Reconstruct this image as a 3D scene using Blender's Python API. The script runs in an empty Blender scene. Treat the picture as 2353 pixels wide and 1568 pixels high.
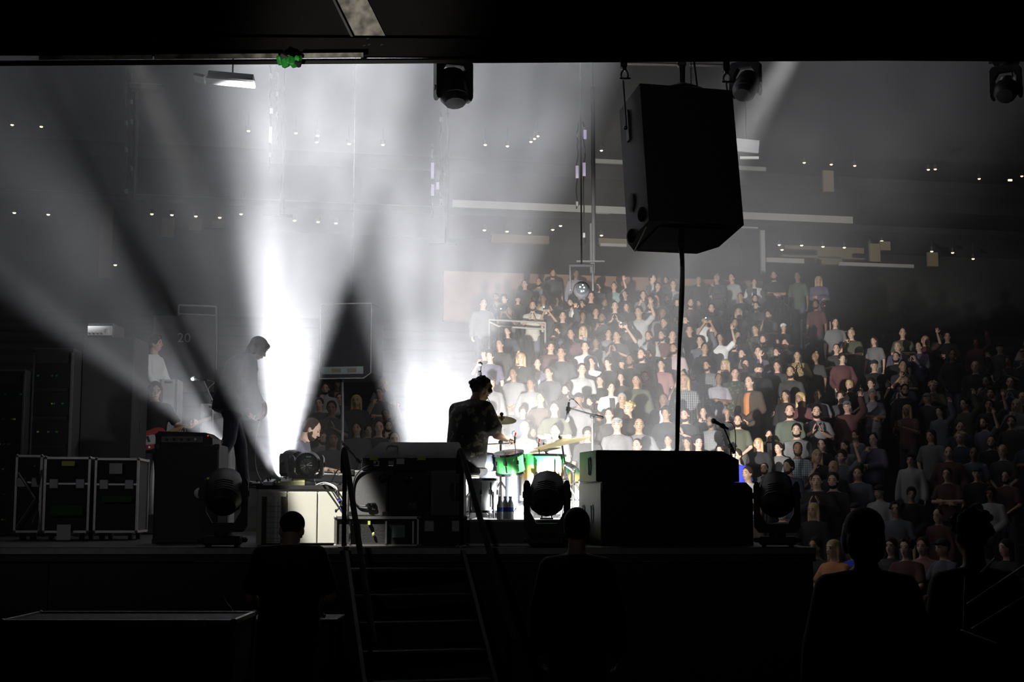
import bpy, bmesh, math, random
from mathutils import Vector, Matrix, Euler
random.seed(7)
R = math.radians
sc = bpy.context.scene
C = sc.collection
# ---------------------------------------------------------------- camera
F_PX = 3268.0
TILT = R(6.65)
CAM = Vector((0, 0, 1.75))
cd = bpy.data.cameras.new('camera'); cam = bpy.data.objects.new('camera', cd); C.objects.link(cam)
cd.sensor_width = 36; cd.lens = 36 * F_PX / 2353
cd.clip_end = 300; cd.clip_start = 0.1
cam.location = CAM; cam.rotation_euler = (R(90) + TILT, 0, 0)
sc.camera = cam
def at(u, v, Y):
    """real-world point that stands Y metres ahead of the photographer, seen at photo position u, v"""
    x = (u - 1176.5) / F_PX; y = (784 - v) / F_PX
    d = Vector((x, math.cos(TILT) - y * math.sin(TILT), math.sin(TILT) + y * math.cos(TILT)))
    return CAM + d * (Y / d.y)
# ---------------------------------------------------------------- world, view
w = bpy.data.worlds.new('arena_dark'); sc.world = w; w.use_nodes = True
w.node_tree.nodes['Background'].inputs[0].default_value = (0.6, 0.65, 0.8, 1)
w.node_tree.nodes['Background'].inputs[1].default_value = 0.0
sc.view_settings.view_transform = 'Standard'; sc.view_settings.look = 'None'
sc.view_settings.gamma = 1; sc.view_settings.exposure = 0.0; sc.view_settings.use_curve_mapping = False
sc.cycles.max_bounces = 4; sc.cycles.diffuse_bounces = 2; sc.cycles.glossy_bounces = 2
sc.cycles.transmission_bounces = 4; sc.cycles.transparent_max_bounces = 6; sc.cycles.volume_bounces = 0
sc.cycles.use_denoising = True
sc.cycles.sample_clamp_indirect = 3.0
# ---------------------------------------------------------------- stage lamps (light only; the fixtures are built further down)
def spot(name, loc, target, power, angle, blend=0.4, radius=0.06, color=(1, 1, 1), gobo=0.0, gscale=6.0, gseed=0.0, glo=0.38, ghi=0.62):
    l = bpy.data.lights.new(name, 'SPOT'); o = bpy.data.objects.new(name, l); C.objects.link(o)
    l.energy = power; l.spot_size = R(angle); l.spot_blend = blend; l.shadow_soft_size = radius; l.color = color
    o.location = loc
    o.rotation_euler = (Vector(target) - Vector(loc)).to_track_quat('-Z', 'Y').to_euler()
    if gobo > 0:      # patterned glass in the fixture
        l.use_nodes = True; nt = l.node_tree; N = nt.nodes; L = nt.links
        em = N['Emission']; tc = N.new('ShaderNodeTexCoord'); sp = N.new('ShaderNodeSeparateXYZ')
        L.new(tc.outputs['Normal'], sp.inputs[0])
        cb = N.new('ShaderNodeCombineXYZ')
        for k, ax in enumerate('XY'):
            dv = N.new('ShaderNodeMath'); dv.operation = 'DIVIDE'
            L.new(sp.outputs[ax], dv.inputs[0]); L.new(sp.outputs['Z'], dv.inputs[1]); L.new(dv.outputs[0], cb.inputs[k])
        cb.inputs[2].default_value = gseed
        nz = N.new('ShaderNodeTexNoise'); nz.inputs['Scale'].default_value = gscale; nz.inputs['Detail'].default_value = 1.0
        L.new(cb.outputs[0], nz.inputs['Vector'])
        mr = N.new('ShaderNodeMapRange'); mr.inputs['From Min'].default_value = glo; mr.inputs['From Max'].default_value = ghi
        mr.inputs['To Min'].default_value = 1 - gobo; mr.inputs['To Max'].default_value = 1.0
        L.new(nz.outputs[0], mr.inputs['Value']); L.new(mr.outputs[0], em.inputs['Strength'])
    return o
HAZE = 0.010
# beams standing in the haze: floor fixtures at the back of the stage shine up and out over the crowd
COOL = (0.95, 0.965, 1.0)
spot('beam_lamp', at(645, 1095, 15.1), at(668, 640, 16.7), 140000, 30, 0.5, 0.08, COOL, 0.85, 7.0, 1.3)
spot('beam_lamp', at(632, 1092, 13.65), at(527, 740, 13.2), 7500, 31, 0.45, 0.06, COOL, 0.6, 6.0, 3.3)
spot('beam_lamp', at(985, 1190, 14.9), at(1005, 560, 17.0), 90000, 39, 0.55, 0.08, COOL, 0.85, 6.5, 4.1)
spot('beam_lamp', at(520, 1040, 15.0), at(170, 640, 17.0), 11000, 25, 0.5, 0.06, COOL, 0.7, 7.0, 2.2)
spot('beam_lamp', at(530, 1020, 15.2), at(115, 200, 16.5), 6000, 6, 0.5, 0.03, COOL)
spot('beam_lamp', at(1030, 1110, 15.5), at(1350, 830, 19), 9000, 14, 0.6, 0.05, COOL)
# crowd wash from the back of the drum kit
spot('crowd_lamp', at(1070, 1120, 15.4), at(1435, 790, 30), 25000, 41, 0.5, 0.1, (1, 0.96, 0.9), 0.3, 6.0, 7.7)
spot('beam_lamp', at(1450, 1190, 14.6), at(1850, 350, 22), 8000, 32, 1.0, 0.06, COOL)
# key lights on the drum kit and the riser from the overhead rig
spot('drum_key_lamp', (3.0, 13.6, 6.6), (at(1225, 1120, 14.1)), 18000, 12, 0.5, 0.1, (1, 0.99, 0.96))
spot('riser_key_lamp', (-3.6, 11.3, 6.5), (at(765, 1155, 13.0)), 4600, 9.0, 0.6, 0.05, (1, 0.97, 0.88))
# added fill lamps out of view brighten the brace, flange, cases and stage gear
spot('added_fill_lamp', (-1.4, 1.2, 1.2), at(820, 45, 4.0), 260, 11, 0.8, 0.1, (1, 0.93, 0.82))
spot('added_fill_lamp', (-1.8, 1.2, 1.2), at(480, 128, 4.0), 7, 20, 1.0, 0.1, (1, 0.93, 0.82))
spot('added_fill_lamp', (-5.5, 5.5, 4.2), (-3.6, 15.0, 1.9), 60, 36, 1.0, 0.15, (0.95, 0.95, 1.0))
spot('added_fill_lamp', (-1.5, 3.5, 4.6), (0.2, 13.0, 2.6), 45, 60, 1.0, 0.15, (0.95, 0.95, 1.0))
# added dim lamps, unseen overhead, give the hall haze an ambient glow
for hp in ((7, 32, 18), (-9, 30, 18), (16, 26, 18)):
    spot('added_ambient_lamp', hp, (hp[0], hp[1], 0), 210, 150, 1.0, 0.3, (0.9, 0.92, 1.0))
# ---------------------------------------------------------------- materials
MATS = {}
def mat(name, col, rough=0.6, metal=0.0, var=0.15, scale=8.0, bump=0.0, emit=0.0, spec=0.5, trans=0.0):
    if name in MATS: return MATS[name]
    m = bpy.data.materials.new(name); m.use_nodes = True; nt = m.node_tree; N = nt.nodes; L = nt.links
    b = N['Principled BSDF']
    b.inputs['Roughness'].default_value = rough; b.inputs['Metallic'].default_value = metal
    b.inputs['Specular IOR Level'].default_value = spec
    if trans: b.inputs['Transmission Weight'].default_value = trans
    tc = N.new('ShaderNodeTexCoord'); nz = N.new('ShaderNodeTexNoise')
    nz.inputs['Scale'].default_value = scale; nz.inputs['Detail'].default_value = 4
    L.new(tc.outputs['Object'], nz.inputs['Vector'])
    mx = N.new('ShaderNodeMix'); mx.data_type = 'RGBA'
    mx.inputs[6].default_value = tuple(c * (1 - var) for c in col) + (1,)
    mx.inputs[7].default_value = tuple(min(1, c * (1 + var)) for c in col) + (1,)
    L.new(nz.outputs[0], mx.inputs[0]); L.new(mx.outputs[2], b.inputs['Base Color'])
    if bump:
        bp = N.new('ShaderNodeBump'); bp.inputs['Strength'].default_value = bump; bp.inputs['Distance'].default_value = 0.01
        L.new(nz.outputs[0], bp.inputs['Height']); L.new(bp.outputs[0], b.inputs['Normal'])
    if emit:
        b.inputs['Emission Color'].default_value = tuple(col) + (1,); b.inputs['Emission Strength'].default_value = emit
    MATS[name] = m
    return m
def check_mat(name, c1, c2, scale=30.0):
    """woven check / plaid shirt cloth"""
    if name in MATS: return MATS[name]
    m = mat(name, c1, 0.9); nt = m.node_tree; N = nt.nodes; L = nt.links; b = N['Principled BSDF']
    tc = N.new('ShaderNodeTexCoord'); w1 = N.new('ShaderNodeTexWave'); w2 = N.new('ShaderNodeTexWave')
    w1.bands_direction = 'X'; w2.bands_direction = 'Z'
    for q in (w1, w2):
        q.inputs['Scale'].default_value = scale / 6; L.new(tc.outputs['Object'], q.inputs['Vector'])
    mm = N.new('ShaderNodeMath'); mm.operation = 'MULTIPLY'; L.new(w1.outputs['Fac'], mm.inputs[0]); L.new(w2.outputs['Fac'], mm.inputs[1])
    mx = N.new('ShaderNodeMix'); mx.data_type = 'RGBA'; mx.inputs[6].default_value = tuple(c2) + (1,); mx.inputs[7].default_value = tuple(c1) + (1,)
    mr = N.new('ShaderNodeMapRange'); mr.inputs['From Min'].default_value = 0.15; mr.inputs['From Max'].default_value = 0.45
    L.new(mm.outputs[0], mr.inputs['Value']); L.new(mr.outputs[0], mx.inputs[0]); L.new(mx.outputs[2], b.inputs['Base Color'])
    return m
def blotch_mat(name, base, spot_c, scale=14.0, lo=0.56, hi=0.62):
    """printed cloth: blotches of a second colour"""
    if name in MATS: return MATS[name]
    m = mat(name, base, 0.85); nt = m.node_tree; N = nt.nodes; L = nt.links; b = N['Principled BSDF']
    tc = N.new('ShaderNodeTexCoord'); nz = N.new('ShaderNodeTexNoise'); nz.inputs['Scale'].default_value = scale; nz.inputs['Detail'].default_value = 2
    L.new(tc.outputs['Object'], nz.inputs['Vector'])
    mr = N.new('ShaderNodeMapRange'); mr.inputs['From Min'].default_value = lo; mr.inputs['From Max'].default_value = hi
    L.new(nz.outputs[0], mr.inputs['Value'])
    mx = N.new('ShaderNodeMix'); mx.data_type = 'RGBA'; mx.inputs[6].default_value = tuple(base) + (1,); mx.inputs[7].default_value = tuple(spot_c) + (1,)
    L.new(mr.outputs[0], mx.inputs[0]); L.new(mx.outputs[2], b.inputs['Base Color'])
    return m
M_BLACK = mat('black_paint', (0.012, 0.012, 0.013), 0.55, 0, 0.2, 20, 0.05)
M_BLACKWOOD = mat('black_textured_plywood', (0.022, 0.022, 0.024), 0.7, 0, 0.35, 60, 0.3)
M_RUBBER = mat('black_rubber', (0.01, 0.01, 0.01), 0.8, 0, 0.2, 30)
M_CABLE = mat('black_cable', (0.012, 0.012, 0.013), 0.5, 0, 0.1, 40)
M_WCABLE = mat('white_cable', (0.6, 0.6, 0.62), 0.5, 0, 0.1, 40)
M_ALU = mat('brushed_aluminium', (0.55, 0.54, 0.52), 0.42, 0.9, 0.25, 25, 0.1)
M_STEEL = mat('grey_steel', (0.3, 0.3, 0.31), 0.45, 0.8, 0.3, 12, 0.1)
M_GALV = blotch_mat('galvanised_steel', (0.14, 0.13, 0.12), (0.5, 0.48, 0.44), 28, 0.35, 0.65)
M_CHROME = mat('chrome', (0.8, 0.8, 0.82), 0.15, 1.0, 0.05, 10)
M_GREYPLASTIC = mat('dark_grey_plastic', (0.05, 0.05, 0.055), 0.4, 0, 0.15, 15)
M_GRILLE = mat('black_grille', (0.008, 0.008, 0.008), 0.6, 0.3, 0.5, 120, 0.4)
M_TAPE_Y = mat('yellow_tape', (0.75, 0.8, 0.18), 0.7, 0, 0.1, 30)
M_TAPE_G = mat('green_tape', (0.03, 0.35, 0.05), 0.5, 0, 0.4, 40, 0.5)
M_TAPE_B = mat('blue_tape', (0.05, 0.04, 0.7), 0.5, 0, 0.1, 30)
M_WHITE = mat('white_paint', (0.75, 0.75, 0.74), 0.6, 0, 0.08, 12)
M_PAPER = mat('white_paper', (0.7, 0.7, 0.68), 0.8, 0, 0.05, 12)
M_RAILBLK = mat('matt_black_pipe', (0.01, 0.01, 0.01), 0.85, 0, 0.2, 30, spec=0.15)
M_LENS = mat('lens_glass', (0.03, 0.035, 0.04), 0.08, 0.0, 0.1, 10)
M_DECK = mat('black_stage_deck', (0.02, 0.02, 0.021), 0.6, 0, 0.4, 6, 0.1)
# ---------------------------------------------------------------- geometry
def basis(d):
    d = Vector(d).normalized(); a = Vector((0, 0, 1)) if abs(d.z) < 0.9 else Vector((1, 0, 0))
    u = d.cross(a).normalized(); return u, u.cross(d).normalized(), d
class MB:
    def __init__(self, org=(0, 0, 0)):
        self.v = []; self.f = []; self.o = Vector(org)
    def add(self, vs, fs):
        n = len(self.v); self.v += [Vector(p) - self.o for p in vs]; self.f += [tuple(i + n for i in q) for q in fs]; return self
    def box(self, c, s, rot=None, ch=0.0):
        c = Vector(c); hx, hy, hz = s[0] / 2, s[1] / 2, s[2] / 2
        if ch > 0:                          # chamfered on all edges
            ch = min(ch, hx * .9, hy * .9, hz * .9)
            bm = bmesh.new(); bmesh.ops.create_cube(bm, size=1)
            for q in bm.verts: q.co = Vector((q.co.x * s[0], q.co.y * s[1], q.co.z * s[2]))
            bmesh.ops.bevel(bm, geom=list(bm.edges), offset=ch, segments=1, affect='EDGES')
            bm.verts.index_update(); vs = [q.co.copy() for q in bm.verts]; fs = [[q.index for q in f.verts] for f in bm.faces]; bm.free()
        else:
            vs = [Vector((x, y, z)) for x in (-hx, hx) for y in (-hy, hy) for z in (-hz, hz)]
            fs = [(0, 1, 3, 2), (4, 6, 7, 5), (0, 4, 5, 1), (2, 3, 7, 6), (0, 2, 6, 4), (1, 5, 7, 3)]
        if rot is not None:
            m = rot if isinstance(rot, Matrix) else Euler(rot).to_matrix(); vs = [m @ p for p in vs]
        return self.add([c + p for p in vs], fs)
    def cyl(self, a, b, r0, r1=None, n=12, cap=True):
        a = Vector(a); b = Vector(b); r1 = r0 if r1 is None else r1
        u, v, d = basis(b - a)
        vs = [a + (u * math.cos(t) + v * math.sin(t)) * r0 for t in (2 * math.pi * i / n for i in range(n))]
        vs += [b + (u * math.cos(t) + v * math.sin(t)) * r1 for t in (2 * math.pi * i / n for i in range(n))]
        fs = [(i, (i + 1) % n, n + (i + 1) % n, n + i) for i in range(n)]
        if cap: fs += [tuple(range(n))[::-1], tuple(range(n, 2 * n))]
        return self.add(vs, fs)
    def ell(self, c, r, n=12, m=8, rot=None):
        c = Vector(c); vs = []; fs = []
        if not hasattr(r, '__len__'): r = (r, r, r)
        mt = None
        if rot is not None: mt = rot if isinstance(rot, Matrix) else Euler(rot).to_matrix()
        for j in range(m + 1):
            ph = math.pi * j / m
            for i in range(n):
                t = 2 * math.pi * i / n
                p = Vector((r[0] * math.sin(ph) * math.cos(t), r[1] * math.sin(ph) * math.sin(t), r[2] * math.cos(ph)))
                if mt is not None: p = mt @ p
                vs.append(c + p)
        for j in range(m):
            for i in range(n):
                fs.append((j * n + i, (j + 1) * n + i, (j + 1) * n + (i + 1) % n, j * n + (i + 1) % n))
        return self.add(vs, fs)
    def cap(self, a, b, r0, r1=None, n=10):
        r1 = r0 if r1 is None else r1
        self.cyl(a, b, r0, r1, n); self.ell(a, r0, n, 6); self.ell(b, r1, n, 6); return self
    def tube(self, pts, r, n=8, closed=False):
        pts = [Vector(p) for p in pts]; k = len(pts); vs = []; u = None
        rr = r if hasattr(r, '__len__') else [r] * k
        for i, p in enumerate(pts):
            d = (pts[min(i + 1, k - 1)] - pts[max(i - 1, 0)]) if not closed else (pts[(i + 1) % k] - pts[i - 1])
            d.normalize()
            if u is None: u = basis(d)[0]
            u = (u - d * u.dot(d))
            if u.length < 1e-6: u = basis(d)[0]
            u.normalize(); v = d.cross(u)
            vs += [p + (u * math.cos(2 * math.pi * j / n) + v * math.sin(2 * math.pi * j / n)) * rr[i] for j in range(n)]
        fs = []
        for i in range(k if closed else k - 1):
            a = i * n; b = ((i + 1) % k) * n
            fs += [(a + j, a + (j + 1) % n, b + (j + 1) % n, b + j) for j in range(n)]
        if not closed: fs += [tuple(range(n))[::-1], tuple(range((k - 1) * n, k * n))]
        return self.add(vs, fs)
    def prism(self, prof, axis, a, b):
        """profile (list of 2-D points) pushed along axis 'x'|'y'|'z' from a to b"""
        def P(p, t): return {'x': (t, p[0], p[1]), 'y': (p[0], t, p[1]), 'z': (p[0], p[1], t)}[axis]
        n = len(prof); vs = [P(p, a) for p in prof] + [P(p, b) for p in prof]
        fs = [tuple(range(n))[::-1], tuple(range(n, 2 * n))] + [(i, (i + 1) % n, n + (i + 1) % n, n + i) for i in range(n)]
        return self.add(vs, fs)
    def lathe(self, c, axis, prof, n=24):
        """prof: (radius, distance along axis)"""
        c = Vector(c); u, v, d = basis(axis); vs = []
        for r, h in prof:
            vs += [c + d * h + (u * math.cos(2 * math.pi * i / n) + v * math.sin(2 * math.pi * i / n)) * max(r, 1e-4) for i in range(n)]
        k = len(prof); fs = []
        for j in range(k - 1):
            fs += [(j * n + i, j * n + (i + 1) % n, (j + 1) * n + (i + 1) % n, (j + 1) * n + i) for i in range(n)]
        fs += [tuple(range(n))[::-1], tuple(range((k - 1) * n, k * n))]
        return self.add(vs, fs)
    def loft(self, secs, n=16):
        """secs: (centre, side axis, front axis, rx, ry)"""
        vs = []
        for c, a, b, rx, ry in secs:
            c = Vector(c); a = Vector(a); b = Vector(b)
            vs += [c + a * (rx * math.cos(2 * math.pi * i / n)) + b * (ry * math.sin(2 * math.pi * i / n)) for i in range(n)]
        k = len(secs); fs = []
        for j in range(k - 1):
            fs += [(j * n + i, j * n + (i + 1) % n, (j + 1) * n + (i + 1) % n, (j + 1) * n + i) for i in range(n)]
        fs += [tuple(range(n))[::-1], tuple(range((k - 1) * n, k * n))]
        return self.add(vs, fs)
    def mesh(self, name, smooth=False):
        me = bpy.data.meshes.new(name); me.from_pydata([tuple(p) for p in self.v], [], self.f)
        bm = bmesh.new(); bm.from_mesh(me); bmesh.ops.recalc_face_normals(bm, faces=bm.faces); bm.to_mesh(me); bm.free()
        if smooth:
            me.polygons.foreach_set('use_smooth', [True] * len(me.polygons))
            if smooth == 'auto': me.set_sharp_from_angle(angle=R(35))
        return me
    def build(self, name, m, parent=None, smooth='auto', **kw):
        o = bpy.data.objects.new(name, self.mesh(name, smooth)); C.objects.link(o); o.data.materials.append(m)
        if parent is not None: o.parent = parent
        for k, q in kw.items(): o[k] = q
        return o
def thing(name, label, cat, loc=(0, 0, 0), rotz=0.0, group=None):
    o = bpy.data.objects.new(name, None); C.objects.link(o); o.empty_display_size = 0.1
    o.location = loc; o.rotation_euler = (0, 0, rotz); o['label'] = label; o['category'] = cat
    if group: o['group'] = group
    return o
def tag(o, label, cat, group=None):
    o['label'] = label; o['category'] = cat
    if group: o['group'] = group
    return o
def struct(o, label=None):
    o['kind'] = 'structure'
    if label: o['label'] = label
    return o
def copy_tree(o, parent=None, loc=None, rotz=None, label=None):
    c = o.copy(); C.objects.link(c)
    if parent is not None: c.parent = parent
    for ch in list(o.children): copy_tree(ch, c)
    if loc is not None: c.location = loc
    if rotz is not None: c.rotation_euler[2] = rotz
    if label: c['label'] = label
    return c
def curve_pts(ps, n=8):
    """smooth Catmull-Rom path through points"""
    ps = [Vector(p) for p in ps]; q = [ps[0]] + ps + [ps[-1]]; out = []
    for i in range(1, len(q) - 2):
        for k in range(n):
            t = k / n; a, b, c, d = q[i - 1], q[i], q[i + 1], q[i + 2]
            out.append(0.5 * ((2 * b) + (c - a) * t + (2 * a - 5 * b + 4 * c - d) * t * t + (3 * b - a - 3 * c + d) * t ** 3))
    out.append(ps[-1]); return out
# ---------------------------------------------------------------- the arena shell
M_FLOOR = mat('dark_concrete_floor', (0.035, 0.035, 0.037), 0.7, 0, 0.3, 3, 0.1)
M_STAND = mat('stand_concrete', (0.022, 0.022, 0.024), 0.85, 0, 0.3, 4, 0.1)
M_WALL = mat('dark_arena_wall', (0.007, 0.007, 0.008), 0.9, 0, 0.4, 2)
M_BRICKRED = mat('red_brown_wall', (0.22, 0.13, 0.10), 0.85, 0, 0.2, 5)
M_FASCIA = mat('pale_fascia', (0.3, 0.3, 0.29), 0.7, 0, 0.15, 3)
M_BEIGE = mat('beige_suite_panel', (0.2, 0.16, 0.1), 0.8, 0, 0.2, 4)
M_RAIL = mat('pale_handrail_steel', (0.5, 0.5, 0.48), 0.4, 0.4, 0.1, 15)
struct(MB().box((0, 25, -0.05), (64, 70, 0.1)).build('floor', M_FLOOR))
struct(MB().box((0, 30, 22.2), (64, 60, 0.4)).build('ceiling', M_WALL))
struct(MB().box((-32, 30, 11), (0.4, 60, 22)).build('wall_left', M_WALL))
struct(MB().box((32, 30, 11), (0.4, 60, 22)).build('wall_right', M_WALL))
ANG = math.atan(0.2)
bowl = bpy.data.objects.new('bowl_frame', None)   # only a rotation helper, never linked
def bw(lx, ly, z):
    return Vector((lx * math.cos(ANG) - ly * math.sin(ANG), lx * math.sin(ANG) + ly * math.cos(ANG), z))
def bbox(mb, lx0, lx1, ly0, ly1, z0, z1):
    return mb.box(bw((lx0 + lx1) / 2, (ly0 + ly1) / 2, (z0 + z1) / 2), (lx1 - lx0, ly1 - ly0, z1 - z0), (0, 0, ANG))
def bow_at(u, v, ly):
    """point of the bowl plane ly seen at photo position u, v"""
    d = at(u, v, 1.0) - CAM
    Y = (ly / math.cos(ANG)) / (1 - math.tan(ANG) * d.x)
    return CAM + d * Y
def bow_lx(p): return p.x * math.cos(ANG) + p.y * math.sin(ANG)
ROW0, PITCH, RISE = 22.05, 0.85, 0.35
NROW = 19
stand = struct(bpy.data.objects.new('floor_stand', None), 'raked concrete seating stand with stepped rows beyond the stage'); C.objects.link(stand)
step_me = None
for i in range(NROW):
    ly = (ROW0 + PITCH * i) * math.cos(ANG)
    h = max(RISE * i, 0.02)
    if i == 0: continue
    o = bbox(MB(), -24, 24, ly - PITCH * 0.49, ly + PITCH * 0.49, h - 0.6 if h > 0.6 else 0.0, h).build('step', M_STAND, stand)
    # pale safety nosing on each step
    bbox(MB(), -24, 24, ly - PITCH * 0.49 - 0.012, ly - PITCH * 0.49, h - 0.05, h - 0.002).build('step_nosing', M_WALL, stand)
LYB = (ROW0 + PITCH * NROW) * math.cos(ANG)
ZB = RISE * NROW
# concourse back: red-brown wall, dark suite opening, beams
struct(bbox(MB(), bow_lx(bow_at(1020, 640, LYB + .2)), bow_lx(bow_at(1752, 640, LYB + .2)), LYB + 0.2, LYB + 0.45, ZB - 1.0, ZB + 1.45).build('wall_concourse', M_BRICKRED), 'red brown wall band behind the top row')
struct(bbox(MB(), -30, 34, LYB - 0.4, LYB + 4.0, ZB - 0.6, ZB - 0.02).build('floor_concourse', M_STAND))
struct(bbox(MB(), -32, 34, LYB + 6.5, LYB + 6.8, 0, 22).build('wall_back', M_WALL))
k = 0
def trim(lx0, lx1, ly0, ly1, z0, z1, m, label=None):
    global k; k += 1
    return struct(bbox(MB(), lx0, lx1, ly0, ly1, z0, z1).build('trim_%d' % k, m), label)
def fascia_px(u0, u1, v, ly, dz, dy, m, label=None):
    """a straight ledge from photo column u0 to u1"""
    a, b = bow_at(u0, v, ly), bow_at(u1, v, ly)
    return trim(bow_lx(a), bow_lx(b), ly, ly + dy, a.z - dz / 2, a.z + dz / 2, m, label)
LF = LYB + 0.4
z_main = bow_at(1200, 474, LF).z
trim(-30, 34, LF + 0.05, LF + 3.5, z_main - 0.30, z_main - 0.12, M_WALL, 'dark slab edge of the upper tier')
trim(bow_lx(bow_at(1040, 470, LF)), bow_lx(bow_at(1960, 510, LF)), LF, LF + 0.05, z_main - 0.10, z_main + 0.10, M_FASCIA, 'long pale ledge along the upper tier')
z_up = bow_at(1400, 371, LF + 1.2).z
trim(bow_lx(bow_at(1366, 371, LF + 1.2)), bow_lx(bow_at(1760, 371, LF + 1.2)), LF + 1.2, LF + 1.3, z_up - 0.06, z_up + 0.06, M_FASCIA, 'thin pale ledge high above the long ledge')
trim(-30, 34, LF + 1.3, LF + 6, z_up - 0.5, z_up - 0.1, M_WALL)
for (u0, u1, v, dz) in ((1690, 1742, 519, 0.10), (1762, 1848, 597, 0.13), (1930, 2100, 606, 0.10), (1370, 1400, 491, 0.08), (1380, 1440, 562, 0.08)):
    fascia_px(u0, u1, v, LF + 0.1, dz, 0.1, M_FASCIA)
for (u0, u1, v0, v1) in ((1800, 1985, 566, 590), (1878, 1935, 590, 607), (1130, 1262, 531, 556), (1366, 1440, 545, 562), (1690, 1700, 560, 580)):
    a = bow_at(u0, v1, LF + 2.6); b = bow_at(u1, v0, LF + 2.6)
    trim(bow_lx(a), bow_lx(b), LF + 2.6, LF + 2.8, a.z, b.z, M_BEIGE)
for (u, v0, v1, m) in ((1755, 525, 632, M_FASCIA), (1690, 560, 610, M_WALL), (1362, 470, 640, M_FASCIA), (240, 470, 640, M_BEIGE), (385, 500, 545, M_BEIGE), (448, 503, 530, M_BEIGE), (500, 505, 522, M_BEIGE),
                       (2012, 560, 604, M_BEIGE), (2035, 555, 575, M_BEIGE), (2145, 580, 612, M_BEIGE), (1905, 392, 440, M_BEIGE)):
    a = bow_at(u, v1, LF + 0.5); b = bow_at(u, v0, LF + 0.5)
    wd = 0.12 if m is M_FASCIA else 0.32
    trim(bow_lx(a) - wd / 2, bow_lx(a) + wd / 2, LF + 0.5, LF + 0.6, a.z, b.z, m)
# ---- haze box filling the hall from the stage onward
hz = MB().box((0, 36.5, 11), (63, 51, 21.8)).build('haze', M_BLACK, smooth=False)
hm = bpy.data.materials.new('stage_haze'); hm.use_nodes = True; nt = hm.node_tree; nt.nodes.clear()
ho = nt.nodes.new('ShaderNodeOutputMaterial'); hv = nt.nodes.new('ShaderNodeVolumeScatter')
hv.inputs['Density'].default_value = HAZE; hv.inputs['Color'].default_value = (0.97, 0.97, 1, 1); nt.links.new(hv.outputs[0], ho.inputs['Volume'])
tcn = nt.nodes.new('ShaderNodeTexCoord'); nzn = nt.nodes.new('ShaderNodeTexNoise'); nzn.inputs['Scale'].default_value = 0.6; nzn.inputs['Detail'].default_value = 2.5
nt.links.new(tcn.outputs['Object'], nzn.inputs['Vector']); mrn = nt.nodes.new('ShaderNodeMapRange')     # drifting patches of thicker smoke
mrn.inputs['From Min'].default_value = .38; mrn.inputs['From Max'].default_value = .62; mrn.inputs['To Min'].default_value = HAZE * .3; mrn.inputs['To Max'].default_value = HAZE * 1.7
nt.links.new(nzn.outputs[0], mrn.inputs['Value']); nt.links.new(mrn.outputs[0], hv.inputs['Density'])
sc.cycles.volume_step_rate = 0.8; sc.cycles.volume_max_steps = 256

hz.data.materials.clear(); hz.data.materials.append(hm); hz['kind'] = 'stuff'; hz['label'] = 'pale stage haze hanging in the light beams'; hz['category'] = 'haze'
# ---- warm downlights under the concourse roofs
M_DOWN = mat('warm_lamp_glow', (1.0, 0.78, 0.45), 0.5, 0, 0.02, 5, 0, emit=4.0)
UP = [(28, 286), (95, 290), (571, 300), (680, 305), (730, 311), (728, 326), (802, 330), (880, 332), (1115, 332), (1166, 335), (1220, 325), (1228, 318), (1236, 312), (1382, 345), (1848, 373), (1910, 377), (1964, 380), (2133, 389), (2149, 388), (2250, 410), (2348, 404)]
LO = [(33, 488), (111, 492), (265, 608), (349, 491), (395, 493), (450, 496), (505, 499), (562, 481), (554, 491), (677, 506), (731, 509), (772, 512), (1113, 528), (1165, 531), (1217, 534), (1270, 527), (1288, 518), (1382, 540), (1791, 562), (1797, 573), (1842, 563), (1891, 566), (1940, 568), (1999, 562), (2026, 553), (2141, 577), (2189, 580), (2236, 594)]
dl = None
for grp, pts, ly in (('upper concourse downlights', UP, LF + 1.9), ('lower concourse downlights', LO, LF + 1.0)):
    for (u, v) in pts:
        p = bow_at(u, v, ly)
        if dl is None:
            dl = thing('downlight', '', 'ceiling light', p)
            MB().lathe((0, 0, 0), (0, 0, 1), [(0.05, -0.01), (0.075, 0.0), (0.075, 0.12), (0.02, 0.14)], 10).build('housing', M_BLACK, dl)
            MB().ell((0, 0, -0.012), (0.046, 0.046, 0.03), 10, 6).build('bulb', M_DOWN, dl)
            MB().cyl((0, 0, 0.14), (0, 0, 0.5), 0.012).build('stem', M_BLACK, dl); o = dl
        else: o = copy_tree(dl, None, p)
        o['group'] = grp
        o['label'] = 'tiny warm glowing downlight in the %s concourse row of the arena' % ('upper' if grp[0] == 'u' else 'lower')
p = bow_at(2320, 415, LF + 1.0)
t = thing('exit_light', 'bright rectangular yellowish lamp on the dark upper concourse', 'wall light', p)
MB().box((0, 0, 0), (0.16, 0.06, 0.09), None, 0.01).build('housing', M_BLACK, t)
MB().box((0, -0.04, 0), (0.13, 0.03, 0.06), None, 0.008).build('glowing_panel', mat('yellow_lamp_glow', (1, 0.85, 0.4), 0.5, 0, 0.02, 5, 0, emit=3.0), t)
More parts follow.
